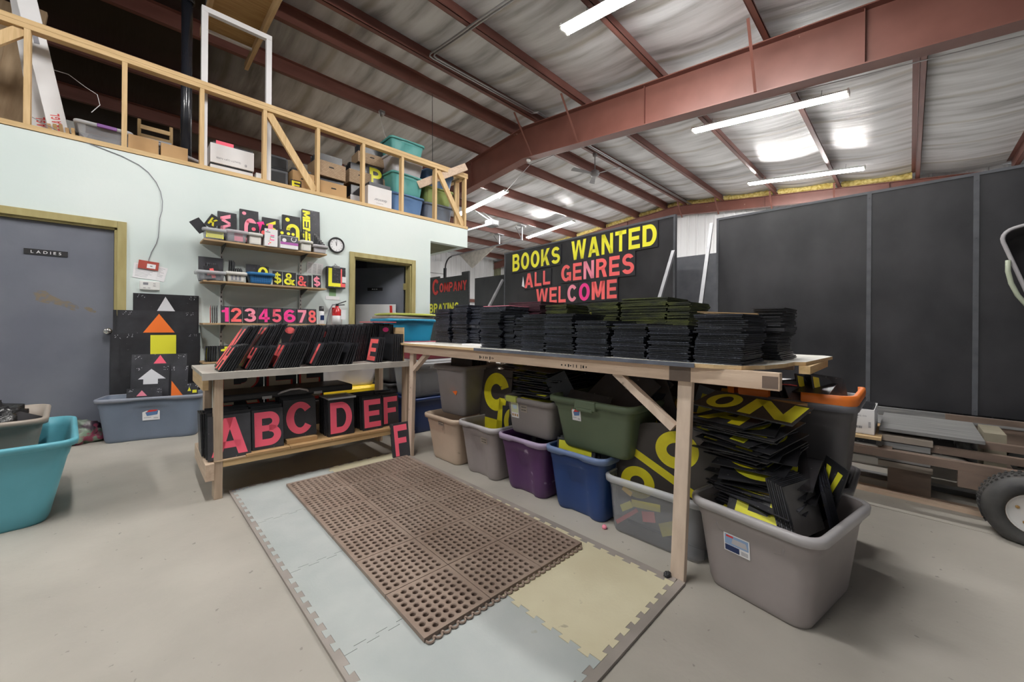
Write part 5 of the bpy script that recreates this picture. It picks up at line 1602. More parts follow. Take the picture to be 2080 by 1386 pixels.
for (x, y, xb, yb) in [(1.735, .68, 1.728, .705), (1.735, 2.945, 1.728, 2.965), (2.60, .75, 2.60, .77), (2.60, 2.9, 2.60, 2.92)]:
    MB().bar((xb, yb, 0), (x, y, TZ - .083), .06, .032, up=(1, 0, 0)).build('leg', 'table_leg', tbl, bevel=.003)
for (a, c) in [((1.735, 1.02, TZ - .075), (1.735, .73, .66)), ((1.735, 2.72, TZ - .075), (1.735, 2.92, .735)), ((2.30, .76, TZ - .08), (2.585, .76, .70)), ((2.30, 2.9, TZ - .08), (2.585, 2.9, .70))]:
    MB().bar(a, c, .04, .035, up=(0, 0, 1)).build('knee_brace', 'table_leg', tbl)
MB().box(2.01, 2.58, .735, .775, .44, .475).build('end_stretcher', 'table_leg', tbl)
MB().box(1.6882, 1.6899, .645, .735, TZ - .081, TZ - .0175).build('dark_stain', 'steel_brown', tbl)
MB().box(1.6882, 1.6899, .335, .385, TZ - .075, TZ - .03).build('dark_stain', 'steel_brown', tbl)
q = MB()
for (y0, n, sd) in [(1.33, 9, 1), (2.02, 8, 2)]:
    rr = random.Random(sd)
    y = y0
    for i in range(n):
        hh = rr.uniform(.006, .02)
        q.box(1.6884, 1.69, y - rr.uniform(.003, .008), y, TZ - .06 - hh / 2, TZ - .06 + hh / 2)
        y -= rr.uniform(.012, .03)
q.build('scribbled_marks', 'black', tbl)

def flat_stack(label, group, yc, wy, xc, dx, h, pitch=.0078, name='stacked_card', mk='navy', z=TZ + .0008, jx=.006, jy=.006, topface=None, yaw=0):
    """cards lying flat, each one an object"""
    n = int(h / pitch)
    sx = sy = 0
    for k in range(n):
        sx = .8 * sx + rnd.uniform(-jx, jx)
        sy = .8 * sy + rnd.uniform(-jy, jy)
        ww, hh = wy * rnd.choice((1, 1, .985, .96)), dx * rnd.choice((1, 1, .98))
        m = Matrix.Rotation(R(90 + yaw) + rnd.uniform(-.03, .03), 3, 'Z') @ Matrix.Rotation(R(-90), 3, 'X')
        c_ = card(name, label, round(ww, 3), round(hh, 3), (xc + dx / 2 + sx + rnd.uniform(-.007, .007), yc + sy + rnd.uniform(-.005, .005), z + pitch * (k + .5)), m, t=pitch * .80, board=mk, face=topface if (topface and k == n - 1) else mk, group=group)
    return n
ST = [  # label bits, y centre, width along y, x front, depth, height
    ('front stack at the open end of the table', .548, .185, 1.865, .30, .208, 'navy'),
    ('front stack second from the open table end', .742, .185, 1.85, .30, .158, 'navy'),
    ('front stack third from the open table end', .938, .175, 1.85, .30, .168, 'navy'),
    ('front stack fourth from the open table end', 1.143, .195, 1.84, .30, .185, 'navy'),
    ('front stack fifth from the open table end', 1.352, .20, 1.85, .30, .222, 'navy'),
    ('front stack sixth from the open table end', 1.562, .19, 1.86, .30, .225, 'navy'),
    ('narrow front stack beside the sixth stack of the table', 1.72, .095, 1.88, .22, .205, 'navy'),
    ('narrow front stack beside the sixth stack of the table', 1.822, .095, 1.88, .20, .22, 'navy'),
    ('tall front stack beside the work glove', 1.98, .195, 1.89, .28, .255, 'navy'),
]
nst = 0
for (lab, yc, wy, xf, dx, h, mk) in ST:
    nst += flat_stack('flat black card in the ' + lab, 'cards of the ' + lab, yc, wy, xf, dx, h, mk=mk)
nst += flat_stack('flat black card in the rear corner stack at the open end of the table', 'rear corner stack', .475, .13, 2.27, .30, .245, mk='coro')
# all the farther stacks as one object
b = MB()
def stuff_stack(yc, wy, xf, dx, z0, h, mi=0, pitch=.0085):
    sx = sy = 0
    for k in range(int(h / pitch)):
        sx = .8 * sx + rnd.uniform(-.006, .006)
        sy = .8 * sy + rnd.uniform(-.006, .006)
        a = rnd.uniform(-.03, .03)
        T = Matrix.Translation((xf + dx / 2 + sx + rnd.uniform(-.007, .007), yc + sy + rnd.uniform(-.005, .005), z0 + pitch * k)) @ Matrix.Rotation(a, 4, 'Z')
        b.box(-dx / 2, dx / 2, -wy / 2, wy / 2, .0, pitch * .8, mi, T)
Z0 = TZ + .0008
stuff_stack(2.905, .215, 1.99, .28, Z0, .30, 0)
stuff_stack(2.66, .20, 2.0, .28, Z0, .325, 0)
stuff_stack(2.49, .12, 2.04, .28, Z0, .30, 0)
stuff_stack(2.27, .29, 2.02, .255, Z0, .30, 0)
stuff_stack(2.22, .36, 2.31, .30, Z0, .355, 2)
stuff_stack(1.87, .20, 2.30, .30, Z0, .315, 1)
stuff_stack(1.67, .18, 2.32, .28, Z0, .235, 1)
stuff_stack(1.455, .23, 2.30, .28, Z0, .318, 1)
stuff_stack(1.17, .30, 2.30, .32, Z0, .335, 1)
stuff_stack(.94, .13, 2.30, .30, Z0, .30, 1)
MT['redblack'] = mat('pink_smeared_black_plastic', (.03, .014, .02), .45, col2=(.06, .018, .028), scale=9, stretch=(1, 1, 5))
o = b.build('stacked_cards', ['navy', 'oliveblack', 'redblack'])
tag(o, 'rows of farther card stacks across the back and left of the long table', 'card stacks', kind='stuff')
o = MB().box(-.15, .15, -.13, .13, 0, .004).build('top_card', 'pale_pink', loc=(2.19, 2.27, Z0 + .301), rot=(0, 0, R(8)))
tag(o, 'pale pink card lying on the stack left of the work glove', 'sign letter')
o = MB().box(-.10, .10, -.12, .12, 0, .005).build('top_card', 'kraft_edge', loc=(2.02, .60, Z0 + .212), rot=(R(3), 0, R(12)))
tag(o, 'brownish card lying on the last front stack at the right end', 'sign letter')
lump('work_glove', 'crumpled grey work glove on the long table in front of the stacks', 'glove', (1.95, 2.17, TZ + .001), .045, .075, .035, mat('grey_glove_cloth', (.30, .30, .28), .8, bump=.5), 9, .5)
tag(MB().box(-.05, .05, -.11, .11, 0, .012).build('paper_slip', 'paper', loc=(1.88, 2.28, TZ + .001), rot=(0, 0, R(6))), 'white paper strip lying beside the work glove', 'paper')

# ------------------------------------------------------------------ totes under and around the long table
FX = R(-90)
tub('beige tote nearest the bench, first in the floor row under the long table', (2.11, 2.66, 0), FX, (.43, .60), (.35, .50), .37, 't_beige', recess=0, r=.05, sticker=[('tape', .02, .325, .075, .05)])
tub('warm grey tote holding the yellow 5, second in the floor row under the table', (2.11, 2.212, 0), FX + R(-1), (.40, .58), (.34, .48), .385, 't_grey', 't_grey_rim', recess=.55, sticker=[('tape', .085, .285, .07, .045)])
tub('scuffed purple tote, third in the floor row under the long table', (2.13, 1.785, 0), FX, (.40, .58), (.33, .48), .37, 't_purple', 't_purple_rim', recess=.55, sticker=[('tape', .055, .28, .075, .05)])
tub('dark blue tote, fourth in the floor row under the long table', (2.14, 1.365, 0), FX, (.40, .58), (.34, .48), .375, 't_blue', 't_blue_rim', recess=.6)
tub('large clear tote with the percent panel, last in the floor row beside the table leg', (2.10, .905, 0), FX, (.51, .45), (.47, .41), .30, 'clear', 'clear_rim', recess=0, r=.05)
tub('mid grey tote with lime clips stacked on the purple tote', (2.16, 1.765, .378), FX, (.41, .56), (.36, .50), .245, 't_midgrey', recess=0, sticker=[('green', -.115, .165, .07, .12), ('tape', -.03, .18, .06, .05)], r=.045)
o = MB().box(-.05, .05, -.018, .012, -.03, .012).build('lime_clip', 't_lime', bevel=.008)
o.parent = [q for q in bpy.data.objects if q.get('label') == 'mid grey tote with lime clips stacked on the purple tote'][0]
o.location = (-.12, -.295, .245)
tub('sage green tote stacked on the dark blue tote', (2.16, 1.275, .383), FX, (.53, .60), (.44, .50), .30, 't_green', recess=0, ribs=3, handles='t_green', sticker=[('retail', -.085, .215, .06, .085)], r=.055)
tub('smoky clear tub with yellow scraps stacked on the beige tote', (2.08, 2.64, .378), FX + R(4), (.36, .42), (.30, .34), .40, 'clear_dark', recess=0, r=.035, tilt=(0, 0))
tub('big warm grey tote overflowing with black cards at the front right', (2.006, .393, 0), R(-100.6), (.45, .55), (.375, .46), .37, 't_grey', 't_grey_rim', recess=0, ribs=2, r=.06, thick=.006, sticker=[('blue', -.045, .225, .10, .075)])
q = [o for o in bpy.data.objects if o.get('label') == 'big warm grey tote overflowing with black cards at the front right'][0]
b = MB()
for s in (-1, 1):      # the stepped handle recess lines on the front
    b.tube([(s * .125, -.264, .30), (s * .118, -.258, .265), (s * .09, -.256, .26)], .006, 6)
b.tube([(-.115, -.262, .305), (-.04, -.264, .312), (.04, -.264, .312), (.115, -.262, .305)], .005, 6)
b.build('handle_moulding', 't_grey', q, smooth=True)
tub('charcoal tote on the floor beneath the orange edged tote', (2.58, .45, 0), FX, (.50, .44), (.43, .38), .36, 't_charcoal', recess=0, ribs=2)
oz = tub('charcoal tote with an orange edge at the right end of the long table', (2.55, .43, .368), FX, (.50, .46), (.44, .38), .385, 't_charcoal', 't_charcoal_rim', recess=0, ribs=2, r=.06)
pts = rrect(.50 * 1.02 + .03, .46 * 1.02 + .03, .07)
def band(sel):
    b = MB()
    run = [p for p in pts if sel(*p)]
    vs = []
    for (x, y) in run:
        k = .93
        vs += [(x, y, .385), (x * 1.012, y * 1.012, .41), (x, y, .43), (x * k, y * k, .43), (x * k, y * k, .388)]
    fs = []
    for i in range(len(run) - 1):
        if (Vector(run[i]) - Vector(run[i + 1])).length > .12:
            continue
        for k in range(4):
            fs.append((i * 5 + k, i * 5 + 5 + k, i * 5 + 6 + k, i * 5 + 1 + k))
    return b.add(vs, fs)
band(lambda x, y: x > .03 and y < .23).build('orange_edge', 't_orange', oz, smooth=True)
band(lambda x, y: x < -.06 and y < .0).build('orange_edge', 't_orange', oz, smooth=True)
for k, (y, h, lab) in enumerate([(1.15, .44, 'charcoal tote behind the sage green tote'), (1.66, .40, 'charcoal tote behind the mid grey tote'), (2.2, .42, 'charcoal tote behind the warm grey tote of the yellow 5')]):
    tub(lab, (2.68, y, 0), FX, (.48, .48), (.40, .42), h, 't_charcoal', recess=0)

def vec_card(name, label, w, h, loc, yaw, lean, roll=0, **kw):
    """upright card: yaw turns its face, lean tips it back, roll turns it in its own plane"""
    m = Matrix.Rotation(R(yaw), 3, 'Z') @ Matrix.Rotation(R(-lean), 3, 'X') @ Matrix.Rotation(R(roll), 3, 'Y')
    return card(name, label, w, h, loc, m, **kw)
MT['bb'] = MT['brownblack']
vec_card('large_number_card', 'faded black panel with a yellow 5 standing on its head in the warm grey tote', .36, .60, (2.06, 2.30, .165), -92, 5, 0, t=.008, board='bb', face='bb', gl=[G('5', 'yellow_old', -.145, .145, .12, .57, 2, .045)])
for k, (y, ch, s) in enumerate([(2.09, '0', .17), (2.04, 'C', .15), (2.0, 'C', .15)]):
    vec_card('large_number_card', 'narrow panel with a yellow curve right of the upside down 5, %s' % ('nearest it', 'middle one', 'farthest from it')[k], .15, .30, (2.07 + .04 * k, y + .01, .2), -60 - 8 * k, 5, 0, t=.008, gl=[G(ch, 'yellow_old', -.06, .05, .10, .28)])
# the percent panel: arched top
w, h = .58, .56
poly = [(-.282, 0), (.28, 0), (.28, .56), (.12, .562), (.05, .561), (-.02, .556), (-.07, .549), (-.12, .538), (-.17, .52), (-.21, .498), (-.245, .47), (-.268, .448), (-.282, .42)]
b = MB().prism(poly, -.004, .004, T=TX)
def quad(pts, mi=1):
    b.add([(x, -.0048, z) for x, z in pts], [tuple(range(len(pts)))], mi)
quad([(-.272, .432), (-.272, .388), (.27, .168), (.27, .212)])
def ell(cx, cz, rx, rz, ix, iz, tilt=0):
    n = 40
    vs, fs = [], []
    for i in range(n):
        a = 2 * PI * i / n
        for (p, q_) in ((rx, rz), (ix, iz)):
            u, v = p * math.cos(a), q_ * math.sin(a)
            vs.append((cx + u * math.cos(tilt) - v * math.sin(tilt), -.0049, cz + u * math.sin(tilt) + v * math.cos(tilt)))
    for i in range(n):
        j = (i + 1) % n
        fs.append((2 * i, 2 * j, 2 * j + 1, 2 * i + 1))
    b.add(vs, fs, 1)
ell(.058, .434, .112, .094, .052, .036, .25)
ell(-.152, .212, .100, .084, .042, .034, .2)
o = b.build('percent_card', ['bb', 'yellow_old'])
m = Matrix.Rotation(R(-92), 3, 'Z') @ Matrix.Rotation(R(-2), 3, 'X')
m = m.to_4x4()
m.translation = (1.975, .882, .05)
o.matrix_world = m
tag(o, 'large faded panel with a yellow percent sign standing in the clear tote', 'sign panel')
vec_card('large_number_card', 'faded card with a broad yellow stroke tilted above the percent panel', .34, .36, (2.18, 1.0, .42), -95, 6, -24, t=.008, board='bb', face='bb', gl=[G('I', 'yellow_old', -.06, .035, .02, .35, 0, .0)])
vec_card('large_number_card', 'dark card with a yellow corner behind the knee brace of the long table', .26, .36, (2.30, .80, .40), -92, 4, 14, t=.008, gl=[G('N', 'yellow_old', -.10, .10, .03, .32)])
vec_card('large_number_card', 'dark card with a mustard stroke behind the knee brace', .24, .34, (2.42, .88, .46), -88, 4, -12, t=.008, gl=[G('K', 'mustard', -.10, .10, .03, .30)])
# scraps seen through the clear tote
SC = [('yellow_old', .95, .165, .16, .035, -8), ('yellow', 1.05, .13, .07, .035, -35), ('red', 1.05, .085, .15, .02, -42), ('coral', .93, .105, .07, .05, -15), ('yellow_old', .80, .09, .13, .06, -28), ('mustard', 1.06, .215, .06, .025, 20)]
for k, (mk, y, z, w_, h_, rl) in enumerate(SC):
    lab = ['yellow scrap seen uppermost through the clear tote', 'small yellow scrap at the left in the clear tote', 'thin red strip inside the clear tote', 'coral square inside the clear tote', 'wide yellow scrap at the lower right in the clear tote', 'mustard scrap under the rim of the clear tote'][k]
    vec_card('sign_scrap', lab, w_, h_, (1.915, y, z), -92, 12, rl, t=.004, face=mk)
for k in range(9):
    o = MB().box(-.13, .13, -.20, .20, 0, .007).build('flat_card', 'navy', loc=(2.145 + rnd.uniform(-.01, .01), .905 + rnd.uniform(-.01, .01), .008 + .016 * k), rot=(rnd.uniform(-.03, .03), rnd.uniform(-.02, .02), rnd.uniform(-.08, .08)))
    tag(o, 'dark card lying flat inside the large clear tote', 'sign letter', 'flat cards in the clear tote')
for k, (mk, y, z, rl) in enumerate([('yellow_old', 2.70, .63, 40), ('yellow_old', 2.66, .58, 35), ('orange', 2.60, .57, 30)]):
    vec_card('sign_scrap', ['long yellow scrap showing through the smoky clear tub', 'short yellow scrap showing through the smoky clear tub', 'orange scrap showing through the smoky clear tub'][k], .10, .035, (1.895, y, z), -88, 2, rl, t=.004, face=mk)
for k in range(7):
    vec_card('large_number_card', 'dark panel standing in the smoky clear tub', .27, .44 + .012 * k, (1.98 + .03 * k, 2.63, .39), -88, 2, rnd.uniform(-4, 4), t=.006, group='panels in the smoky clear tub', board='bb')
# heaps of flat cards
def heap(label, group, xc, yc, z0, z1, w, h, pitch, yj, tl, glyphs, yaw0=-90, jx=.03, lean=(0, 0), name='flat_card', t=.004, slope=4):
    n = int((z1 - z0) / pitch)
    for k in range(n):
        f = k / max(1, n - 1)
        jk = .3 if z0 + pitch * k < .37 else 1
        m = Matrix.Rotation(R(yaw0 + rnd.uniform(-yj, yj) * jk), 3, 'Z') @ Matrix.Rotation(R(tl * .5 * math.sin(k * .31 + yc * 9) + rnd.uniform(-.7, .7)), 3, 'Y') @ Matrix.Rotation(R(-90 + slope + tl * .6 * math.sin(k * .23 + xc * 7) + rnd.uniform(-.8, .8)), 3, 'X')
        ch = glyphs[k % len(glyphs)] if glyphs else None
        hh = h * rnd.uniform(.85, 1.05)
        ww = w * rnd.uniform(.85, 1.05)
        gl = [fit(ch, rnd.choice(['yellow', 'yellow_old']), round(ww, 2), round(hh, 2), .06)] if ch else ()
        off = m @ Vector((0, 0, -hh / 2))
        card(name, label, round(ww, 2), round(hh, 2), Vector((xc + lean[0] * f + rnd.uniform(-jx, jx) * jk, yc + lean[1] * f + rnd.uniform(-jx, jx) * jk, z0 + pitch * k)) + off, m, t=t, gl=gl, group=group, board='coro')
heap('card lying in the heap on top of the mid grey tote', 'heap on the mid grey tote', 2.14, 1.77, .60, .845, .36, .40, .012, 14, 3, ['O', None, 'E', 'S', None, 'R'])
heap('card lying in the heap behind the yellow 5 panel', 'heap behind the yellow 5', 2.30, 2.16, .50, .84, .34, .36, .014, 18, 4, ['A', None, 'S', None])
heap('card lying in the heap behind the sage green tote', 'heap behind the sage tote', 2.62, 1.18, .46, .84, .42, .40, .014, 18, 4, ['T', 'N', None, 'H', None])
heap('card lying in the heap behind the mid grey tote', 'heap at the rear behind the mid grey tote', 2.62, 1.70, .42, .85, .42, .40, .016, 18, 4, ['M', None, 'V', None])
for k, (lab, w_, h_, loc, yaw, ln, rl) in enumerate([
        ('plain charcoal card leaning cornerwise in the sage green tote', .34, .34, (2.05, 1.30, .60), -92, 30, 32),
        ('second charcoal card behind the cornerwise one in the sage green tote', .32, .32, (2.17, 1.24, .59), -95, 25, 28),
        ('small charcoal card lying at the front edge of the sage green tote', .30, .13, (1.93, 1.36, .60), -88, 40, 4),
        ('charcoal card tipped at the left end of the sage green tote', .14, .24, (2.0, 1.49, .58), -60, 8, -28)]):
    vec_card('plain_card', lab, w_, h_, loc, yaw, ln, rl, t=.006)
for k, (lab, ch, loc, yaw, ln, rl, w_, h_) in enumerate([
        ('black card with slanting yellow strokes under the table top behind the sage tote', 'W', (2.40, 1.36, .69), -95, 64, -30, .40, .42),
        ('black card with a mustard T hanging over behind the sage green tote', 'T', (2.34, 1.05, .64), -92, 38, 88, .36, .40),
        ('black card with a mustard N under the table top', 'N', (2.55, 1.12, .66), -92, 30, 6, .34, .20)]):
    vec_card('large_letter_card', lab, w_, h_, loc, yaw, ln, rl, t=.007, board='bb', face='bb', gl=[fit(ch, ('yellow_old', 'mustard', 'mustard')[k], w_, h_, .08)])
vec_card('plain_card', 'bright yellow edged card in the front of the dark blue tote', .28, .16, (1.915, 1.40, .265), -90, 12, -5, t=.006, gl=[G('I', 'yellow', -.125, .115, .02, .145, 1, .0)])
for k in range(5):
    vec_card('plain_card', 'dark card standing behind the yellow one in the dark blue tote', .29, .17, (1.94 + .02 * k, 1.39, .26), -90, 10, -4, t=.006, group='dark cards in the dark blue tote')
vec_card('plain_card', 'dark card fallen between the dark blue tote and the percent panel', .20, .24, (1.99, 1.165, .30), -70, 10, -18, t=.006)
# the overflowing tote
HX, HY, HY0 = 2.03, .435, -100
heap('card lying in the big heap of the overflowing tote', 'heap of the overflowing tote', HX, HY, .25, .52, .32, .33, .0105, 22, 7, ['O', 'H', None, 'S', 'E', 'D'], HY0, .042, (0, .02), t=.0045, slope=9)
heap('card lying in the upper heap above the overflowing tote', 'upper heap of the overflowing tote', HX + .02, HY + .07, .525, .715, .31, .33, .010, 16, 5, ['C', 'N', 'R', 'O', None, 'A'], HY0, .035, (0, .03), t=.0045, slope=8)
m = Matrix.Rotation(R(-97), 3, 'Z') @ Matrix.Rotation(R(3), 3, 'Y') @ Matrix.Rotation(R(-81), 3, 'X')
o = card('large_letter_card', 'black card with bright yellow letters on the very top of the overflowing heap', .42, .26, Vector((2.06, .52, .742)) + m @ Vector((0, 0, -.13)), m, t=.006, gl=[G('N', 'yellow', -.01, .20, .02, .24), G('O', 'yellow', -.18, -.04, .02, .24)])
vec_card('plain_card', 'outer charcoal card of the pack leaning at the front corner of the overflowing tote', .20, .19, (1.875, .262, .312), -17, 15, 0, t=.006, face='painted_sheen')
for k in range(7):
    vec_card('plain_card', 'card behind the charcoal one in the leaning pack of the overflowing tote', .20, .19, (1.878 + .0025 * k, .2705 + .0085 * k, .312 + .002 * k), -17, 15, 0, t=.006, group='leaning pack of the overflowing tote')
vec_card('letter_card', 'card with two yellow strokes leaning at the front edge of the overflowing tote', .21, .20, (1.775, .44, .245), -100, 30, 0, t=.005, gl=[G('H', 'yellow', -.085, .085, .02, .185)])
vec_card('letter_card', 'card with a mustard bar behind the two yellow strokes in the overflowing tote', .17, .20, (1.82, .47, .28), -102, 28, -3, t=.005, gl=[G('E', 'mustard', -.07, .07, .02, .185)])
for k in range(6):
    vec_card('plain_card', 'dark card stacked behind the yellow fronted cards of the overflowing tote', .20, .19, (1.83 + .009 * k, .42, .26), -100, 29, rnd.uniform(-4, 4), t=.005, group='dark cards behind the yellow fronted ones')
for k in range(12):
    vec_card('plain_card', 'dark card standing on edge at the right side of the overflowing tote', .16, .24 + .01 * (k % 3), (2.05 + .010 * k, .21 - .001 * k, .24), -170, -12, rnd.uniform(6, 12), t=.006, group='edge cards of the overflowing tote', board='navy')
vec_card('letter_card', 'card with a yellow wedge at the right side of the overflowing heap', .14, .24, (2.16, .27, .30), -140, 10, 10, t=.005, gl=[G('V', 'yellow', -.05, .05, .03, .21)])
tag(MB().box(-.07, .07, -.06, .06, 0, .05).build('small_carton', 'kraft', loc=(2.30, .40, .70), rot=(0, 0, R(-20))), 'small tan carton corner behind the overflowing heap', 'box')
# contents of the orange edged tote
for k in range(8):
    vec_card('letter_card', 'dark card filed in the orange edged tote', .22, .17, (2.50 + .012 * k, .40 - .03 * (k % 2), .665), -20, 20, 0, t=.006, group='filed cards in the orange edged tote')
for k in range(2):
    vec_card('letter_card', ['card with a yellow tab in the orange edged tote, left one', 'card with a yellow tab in the orange edged tote, right one'][k], .20, .19, (2.56 + .01 * k, .335 - .065 * k, .67), -35, 22, 12, t=.006, gl=[G('I', 'yellow', -.10 + .01, -.055, .12, .18)])
vec_card('plain_card', 'black card standing at the right end of the orange edged tote', .17, .20, (2.60, .33, .66), -60, 8, 8, t=.006)
vec_card('plain_card', 'glossy black card lying over the front of the orange edged tote', .40, .20, (2.47, .48, .775), -92, 78, 3, t=.006)
tag(MB().box(-.1, .1, -.05, .05, 0, .005).build('coral_card', 'coral', loc=(2.48, .52, .80), rot=(R(8), R(4), R(80))), 'coral card under the table corner in the orange edged tote', 'sign letter')

# ------------------------------------------------------------------ totes in the corner between bench and table
tub('navy tote on the floor behind the left table legs', (2.36, 3.72, 0), FX, (.46, .60), (.38, .52), .36, 't_navy', recess=.4)
tub('clear tote of dark things on the navy tote', (2.36, 3.72, .368), FX, (.46, .60), (.38, .52), .35, 'clear', 'clear_rim', recess=0)
tag(MB().box(-.16, .16, -.13, .13, 0, .22).build('dark_bundle', 'brownblack', loc=(2.36, 3.72, .395), bevel=.02), 'dark bundle inside the clear tote in the corner', 'bundle')
lid('clear lid on the corner tote beside the left table leg', (2.36, 3.72, .728), FX, .49, .63, 'clear_rim', .02)
tub('maroon tote on top of the clear corner tote', (2.36, 3.74, .75), FX, (.44, .52), (.38, .46), .17, 't_maroon', recess=0)
tub('charcoal tote on the floor under the azure tote', (2.42, 4.34, 0), 0, (.60, .46), (.52, .40), .44, 't_charcoal', recess=0)
tub('second charcoal tote under the azure tote', (2.42, 4.34, .448), 0, (.60, .46), (.52, .40), .44, 't_charcoal', recess=0)
tub('azure tote stacked high by the doorway', (2.42, 4.34, .896), 0, (.62, .46), (.54, .40), .28, 't_azure', recess=.4)
lid('grey lid upside down on the azure tote', (2.42, 4.34, 1.186), R(2), .62, .46, 't_taupe', .035)
lid('lime lid topmost on the azure tote', (2.44, 4.33, 1.224), R(-2), .62, .46, 't_lime', .025)
tub('charcoal tote under the yellow lid behind the bench', (1.66, 4.22, 0), 0, (.58, .44), (.50, .38), .41, 't_charcoal', recess=0)
lid('bright yellow tote lid behind the bench', (1.64, 4.20, .42), R(2), .62, .48, 't_yellow', .05)
tub('pale grey tote standing on the yellow lid behind the bench', (1.66, 4.22, .472), R(2), (.58, .44), (.50, .37), .30, 't_palegrey', recess=.5)
tub('seafoam tote behind the bench by the doorway', (2.35, 4.90, .0), 0, (.60, .42), (.52, .36), .47, 't_green', recess=0)
lid('seafoam lid on the tote by the doorway', (2.35, 4.90, .48), 0, .63, .45, 't_seafoam', .035)
b = MB()
for k in range(7):
    a0 = .09 + .012 * (k % 3)
    pts = [(.06 * (k % 2) * .3 + .012 * k, a0 * .55 * math.sin(t), -.20 - (.20 + .02 * (k % 3)) * math.cos(t)) for t in [2 * PI * i / 20 for i in range(21)]]
    b.tube(pts, .006, 6, caps=False)
b.tube([(.0, -.05, -.02), (.05, -.07, -.1), (.06, -.03, -.2), (.05, .02, -.3)], .012, 6)
o = b.build('extension_cord', 'orange', smooth=True, loc=(3.585, 5.80, 1.98))
tag(o, 'coiled orange extension cord hanging on the end of the office wall', 'cord')
tag(MB().tube([(3.54, 5.80, 1.98), (3.63, 5.80, 1.98), (3.64, 5.80, 2.0)], .006, 6).build('cord_hook', 'galv'), 'hook on the wall end carrying the orange cord', 'hook')
# ------------------------------------------------------------------ sign faces and trailers
def sign_face(label, loc, rz, w, h, zb, mk='signboard', trims=(), frame=True, legs=True, fmk='black_metal'):
    t = thing('advertising_sign', label, 'sign', loc, rz)
    b = MB().box(0, w, 0, .03, zb, zb + h)
    b.build('panel', mk, t)
    if frame:
        MB().box(-.01, w + .01, -.006, .036, zb + h, zb + h + .025).build('top_trim', 'pole_grey' if fmk == 'pole' else 'grey_panel', t)
        for x in (-.01, w - .015):
            MB().box(x, x + .025, -.006, .036, zb, zb + h).build('side_trim', 'grey_panel', t)
    for x in trims:
        q = MB().box(x - .016, x + .016, -.008, 0, zb, zb + h)
        for i in range(5):
            q.lathe([(.006, 0), (.006, .003), (0, .004)], 8, T=Matrix.Translation((x, -.008, zb + h * (.02 + .24 * i))) @ TX)
        q.build('seam_strip', 'grey_panel', t)
    if legs:
        for x in (.12, w - .16):
            MB().box(x, x + .05, .035, .085, 0, zb + h * .8).build('post', 'steel_brown', t)
    return t
SRZ = R(-95.46)
SP = Vector((4.93, 5.2, 0))
sf = sign_face('black sign face reading BOOKS WANTED ALL GENRES WELCOME', SP, SRZ, 3.257, 1.95, .47)
sf.location.z = 0
ST_ = Matrix.Translation(SP) @ Matrix.Rotation(SRZ, 4, 'Z')
def sign_line(s, x0, x1, z0l, z0r, hl, hr, mks, why, ydepth=-.014, wide=None):
    """letter cards slotted side by side on the sign face"""
    tot = text_width(s, 1.0, .035, .14)
    k = (x1 - x0) / tot
    cap = glyph('H', .035)[3]
    x = x0
    for i, ch in enumerate(s):
        g = glyph(ch, .035)
        w = g[2] * g[3] / cap * k
        f = (x + w / 2 - x0) / (x1 - x0)
        z0 = z0l + (z0r - z0l) * f
        h = hl + (hr - hl) * f
        cw, chh = w + .14 * k * .9, h * 1.20
        p = ST_ @ Vector((x + w / 2, ydepth, z0 - h * .10))
        n = s[:i].count(ch)
        lab = '%s letter %s%s in the word %s on the big sign' % ({'yellow': 'yellow', 'coral': 'coral', 'neon_pink': 'pink', 'pale_pink': 'pale pink', 'hot_pink': 'magenta'}[mks[i]], ('', 'second ')[n > 0] and 'second ' or '', ch, why)
        lab = lab.replace('letter second', 'second letter').replace('  ', ' ')
        card('slotted_letter', lab, round(cw, 3), round(chh, 3), p, (0, 0, SRZ), t=.006, board='signcard', face='signcard', gl=[(ch, mks[i], -w / 2, w / 2, h * .10, h * 1.10, 0, .035)])
        x += w + .14 * k
sign_line('BOOKS', .245, 1.405, 2.075, 2.092, .305, .262, ['yellow'] * 5, 'BOOKS')
sign_line('WANTED', 1.64, 3.035, 2.097, 2.12, .285, .268, ['yellow'] * 6, 'WANTED')
sign_line('ALL', .58, 1.195, 1.755, 1.786, .25, .225, ['coral'] * 3, 'ALL')
sign_line('GENRES', 1.435, 2.72, 1.795, 1.80, .25, .268, ['coral', 'coral', 'pale_pink', 'coral', 'coral', 'coral'], 'GENRES')
sign_line('WELCOME', .87, 2.458, 1.47, 1.495, .25, .258, ['coral', 'coral', 'coral', 'pale_pink', 'hot_pink', 'coral', 'coral'], 'WELCOME')
sign_line('CALL', 1.50, 2.12, 1.155, 1.165, .23, .23, ['yellow'] * 4, 'CALL')
o = MB().prism([(0, 0), (.07, -.03), (.03, .16)], -.002, .002, T=TX).build('torn_scrap', 'paper', loc=ST_ @ Vector((.52, -.03, 1.80)), rot=(0, 0, SRZ))
tag(o, 'torn white scrap beside the word ALL on the big sign', 'paper')

